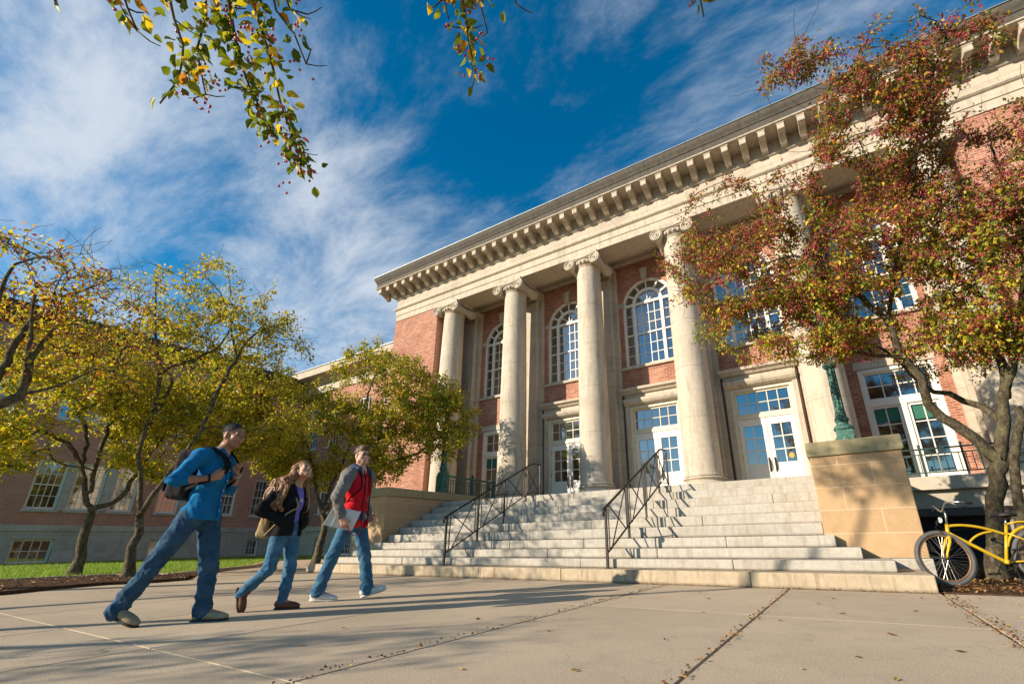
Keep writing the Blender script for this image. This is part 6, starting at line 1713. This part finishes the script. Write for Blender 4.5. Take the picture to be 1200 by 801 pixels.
    S = Sdf(); S.box(c, (.025, .075, .14), .04, .03, '+', M); S.ell(c-M[0]*.02-V3(0, 0, .07), (.06, .10, .10), .04, '+', M); sdf_obj('bag', S, 'leather_brown', bp, .008, (.005, 26, 9))
    for y, sh_ in ((-1, 'shR'),):
        p = J['neck']*.42+J[sh_]*.58; b = MB(); pts = [c+V3(.03, y*.05, .17), p+V3(-.05, 0, .07), p+V3(.02, -.01, .094), p+A[0]*.118+V3(0, 0, -.04), g(.62)+A[0]*.146+A[1]*y*.125, g(.45)+A[0]*.06+A[1]*y*.185, c+V3(.04, y*.10, -.15)]
        q = [tuple(k[0]) for k in resample([(*k, 0) for k in pts], .03)]; b.tube(q, .010, 6); b.build('strap', 'cloth_black', bp, smooth=True)
BASE_R = (-5.3976, 3.877)
man_red()

# ------------------------------------------------------------------ the yellow bicycle leaning by the tree
plain_mat('bike_yellow', (.55, .345, .012), .35, 0, .12, spec=.5, bstr=.03)
plain_mat('tyre_grey', (.105, .10, .095), .85, var=.2)
plain_mat('rim_tan', (.22, .13, .075), .55, .3, .2)
plain_mat('steel', (.45, .44, .42), .35, .9, .15)
plain_mat('steel_dark', (.05, .045, .04), .5, .6, .3)
plain_mat('saddle_black', (.014, .013, .013), .5)
plain_mat('reflector', (.62, .72, .70), .15)
def bicycle():
    t = thing('bicycle', 'yellow cruiser bicycle with fat grey tyres parked against the crabapple trunk', 'bicycle')
    wb, r = 1.08, .335
    # local frame: front hub above the origin, +x forward
    def wheel(x, name):
        w = MB(); n = 48
        w.tube([(x+(r-.028)*math.cos(2*PI*k/n), 0, r+(r-.028)*math.sin(2*PI*k/n)) for k in range(n)], .027, 10, closed=True)
        o = w.build('wheel', 'tyre_grey', t, smooth=True)
        m = MB()
        for k in range(120):                                         # tread knobs
            a = 2*PI*k/120
            for y in (-.012, .012): c = (x+(r-.002)*math.cos(a+y*.8), y, r+(r-.002)*math.sin(a+y*.8)); m.ball(c, .006, 5, 4)
        m.build('tread', 'tyre_grey', o)
        m = MB(); m.tube([(x+(r-.061)*math.cos(2*PI*k/n), 0, r+(r-.061)*math.sin(2*PI*k/n)) for k in range(n)], .013, 8, closed=True); m.build('rim', 'rim_tan', o, smooth=True)
        m = MB()
        for k in range(36):
            a = 2*PI*k/36; s = 1 if k % 2 else -1; b = a+s*(1 if (k//2) % 2 else -1)*1.15
            m.tube([(x+.024*math.cos(b), s*.030, r+.024*math.sin(b)), (x+(r-.066)*math.cos(a), 0, r+(r-.066)*math.sin(a))], .0016, 4)
        m.build('spokes', 'steel', o)
        m = MB(); m.tube([(x, -.055, r), (x, -.03, r), (x, .03, r), (x, .055, r)], [.012, .024, .024, .012], 10); m.build('hub', 'steel_dark', o, smooth=True)
        return o
    wheel(0, 'f'); wheel(-wb, 'r')
    bb = (-.655, 0, .285); hd0 = (-.115, 0, .60); hd1 = (-.145, 0, .745); st1 = (-.80, 0, .72)
    f = MB()
    f.tube([hd0, hd1], .023, 12)
    def cv(a, m, b, rr, n=14): f.tube([tuple((1-u)**2*np.array(a)+2*u*(1-u)*np.array(m)+u*u*np.array(b)) for u in np.linspace(0, 1, n)], rr, 10)
    cv((-.12, 0, .645), (-.42, 0, .44), bb, .021); cv((-.14, 0, .72), (-.42, 0, .77), (-.775, 0, .60), .017)
    cv((-.33, 0, .52), (-.45, 0, .64), (-.62, 0, .645), .013)
    f.tube([bb, st1], .018, 12)
    for y in (-1, 1):
        f.tube([(-.68, y*.03, .285), (-.80, y*.05, .29), (-wb, y*.06, r)], .011, 8)
        f.tube([tuple(p) for p in ((-.775, y*.02, .62), (-.90, y*.045, .55), (-wb+.0, y*.06, r+.01))], .010, 8)
    f.tube([(-.655, -.04, .285), (-.655, .04, .285)], .027, 12)
    f.build('frame', 'bike_yellow', t, smooth=True)
    k = MB()
    for y in (-1, 1): k.tube([(-.105, y*.045, .575), (-.085, y*.058, .52), (-.02, y*.06, r+.06), (0, y*.058, r)], [.018, .019, .014, .011], 10)
    k.tube([(-.105, -.05, .578), (-.105, .05, .578)], .02, 10); k.build('fork', 'bike_yellow', t, smooth=True)
    h = MB(); h.tube([hd1, (-.165, 0, .86), (-.165, 0, .92)], .012, 10)
    h.tube([(-.30, .33, .965), (-.20, .30, .985), (-.13, .16, 1.0), (-.13, .05, .93), (-.135, 0, .905), (-.13, -.05, .93), (-.13, -.16, 1.0), (-.20, -.30, .985), (-.30, -.33, .965)], .011, 10)
    o = h.build('handlebar', 'steel', t, smooth=True)
    for y in (-1, 1):
        g = MB(); g.tube([(-.215, y*.305, .983), (-.335, y*.338, .958)], .0165, 10); g.build('grip', 'saddle_black', o, smooth=True)
        g = MB(); g.tube([(-.19, y*.27, .985), (-.15, y*.27, .95), (-.27, y*.30, .925)], .006, 6); g.build('brake_lever', 'steel_dark', o, smooth=True)
    k = MB(); k.lathe([(.0, -.01), (.036, -.008), (.036, .006), (.0, .008)], 0, 0, 18)
    k.v = [(.0-.085+z, x, .80+y) for x, y, z in k.v]; k.build('reflector', 'reflector', t)
    s = MB(); s.tube([st1, (-.815, 0, .80)], .0125, 10); s.build('seat_post', 'steel', t, smooth=True)
    S = Sdf(); S.ell((-.86, 0, .845), (.10, .09, .032), .03); S.cone((-.80, 0, .845), (-.66, 0, .84), .035, .022, .04); S.box((-.8, 0, .78), (.3, .3, .04), 0, .01, '-'); sdf_obj('saddle', S, 'saddle_black', t, .008)
    b = MB(); b.tube([(-.90, .03, .80), (-.78, .02, .80)], .006, 6); b.tube([(-.90, -.03, .80), (-.78, -.02, .80)], .006, 6); b.build('saddle_rails', 'steel_dark', t)
    c = MB(); n = 40
    c.tube([(-.655+.092*math.cos(2*PI*k/n), -.052, .285+.092*math.sin(2*PI*k/n)) for k in range(n)], .0055, 6, closed=True)
    for k in range(5): a = 2*PI*k/5; c.bar((-.655, -.052, .285), (-.655+.09*math.cos(a), -.052, .285+.09*math.sin(a)), .014, .005)
    cs = c.build('chainring', 'steel_dark', t)
    for sg, y in ((1, -.075), (-1, .075)):
        c = MB(); e = (-.655+sg*.10, y, .285-sg*.135); c.bar((-.655, y, .285), e, .022, .014); c.build('crank', 'steel_dark', cs)
        c = MB(); c.box(e[0]-.045, e[0]+.045, y-.10 if y < 0 else y+.01, y-.01 if y < 0 else y+.10, e[2]-.012, e[2]+.012); c.build('pedal', 'saddle_black', cs, bevel=.004)
    c = MB()
    for z0, z1 in ((.377, r+.038), (.193, r-.038)): c.bar((-.655, -.052, z0), (-wb, -.052, z1), .008, .008)
    c.build('chain', 'steel_dark', t)
    k = MB()                                                          # yellow rear carrier
    for y in (-.06, .06): k.tube([(-.80, y*.4, .735), (-.90, y, .755), (-1.36, y, .755)], .010, 8); k.tube([(-1.22, y, .755), (-wb, y*1.1, r)], .006, 6)
    for x in (-.98, -1.16, -1.34): k.tube([(x, -.06, .755), (x, .06, .755)], .007, 6)
    k.build('rear_carrier', 'bike_yellow', t, smooth=True)
    k = MB(); n = 16
    k.tube([(-wb+.375*math.cos(a), 0, r+.375*math.sin(a)) for a in np.linspace(R(20), R(165), 20)], .02, 6); k.build('mudguard', 'bike_yellow', t, smooth=True)
    k = MB(); k.tube([(-.70, .04, .27), (-.66, .15, .03), (-.64, .17, .012)], .008, 6); k.build('kickstand', 'steel_dark', t, smooth=True)
    k = MB(); k.tube([(-.15, .03, .86), (-.03, .09, .80), (.03, .07, .70), (-.06, .03, .62)], .004, 5); k.tube([(-.15, -.03, .86), (-.05, -.06, .78), (-.12, -.03, .66), (-.4, -.02, .70)], .004, 5); k.build('cable', 'saddle_black', t, smooth=True)
    t.location = (.97, 7.90, .013); t.rotation_euler = (R(5), 0, R(198))
    return t
bicycle()
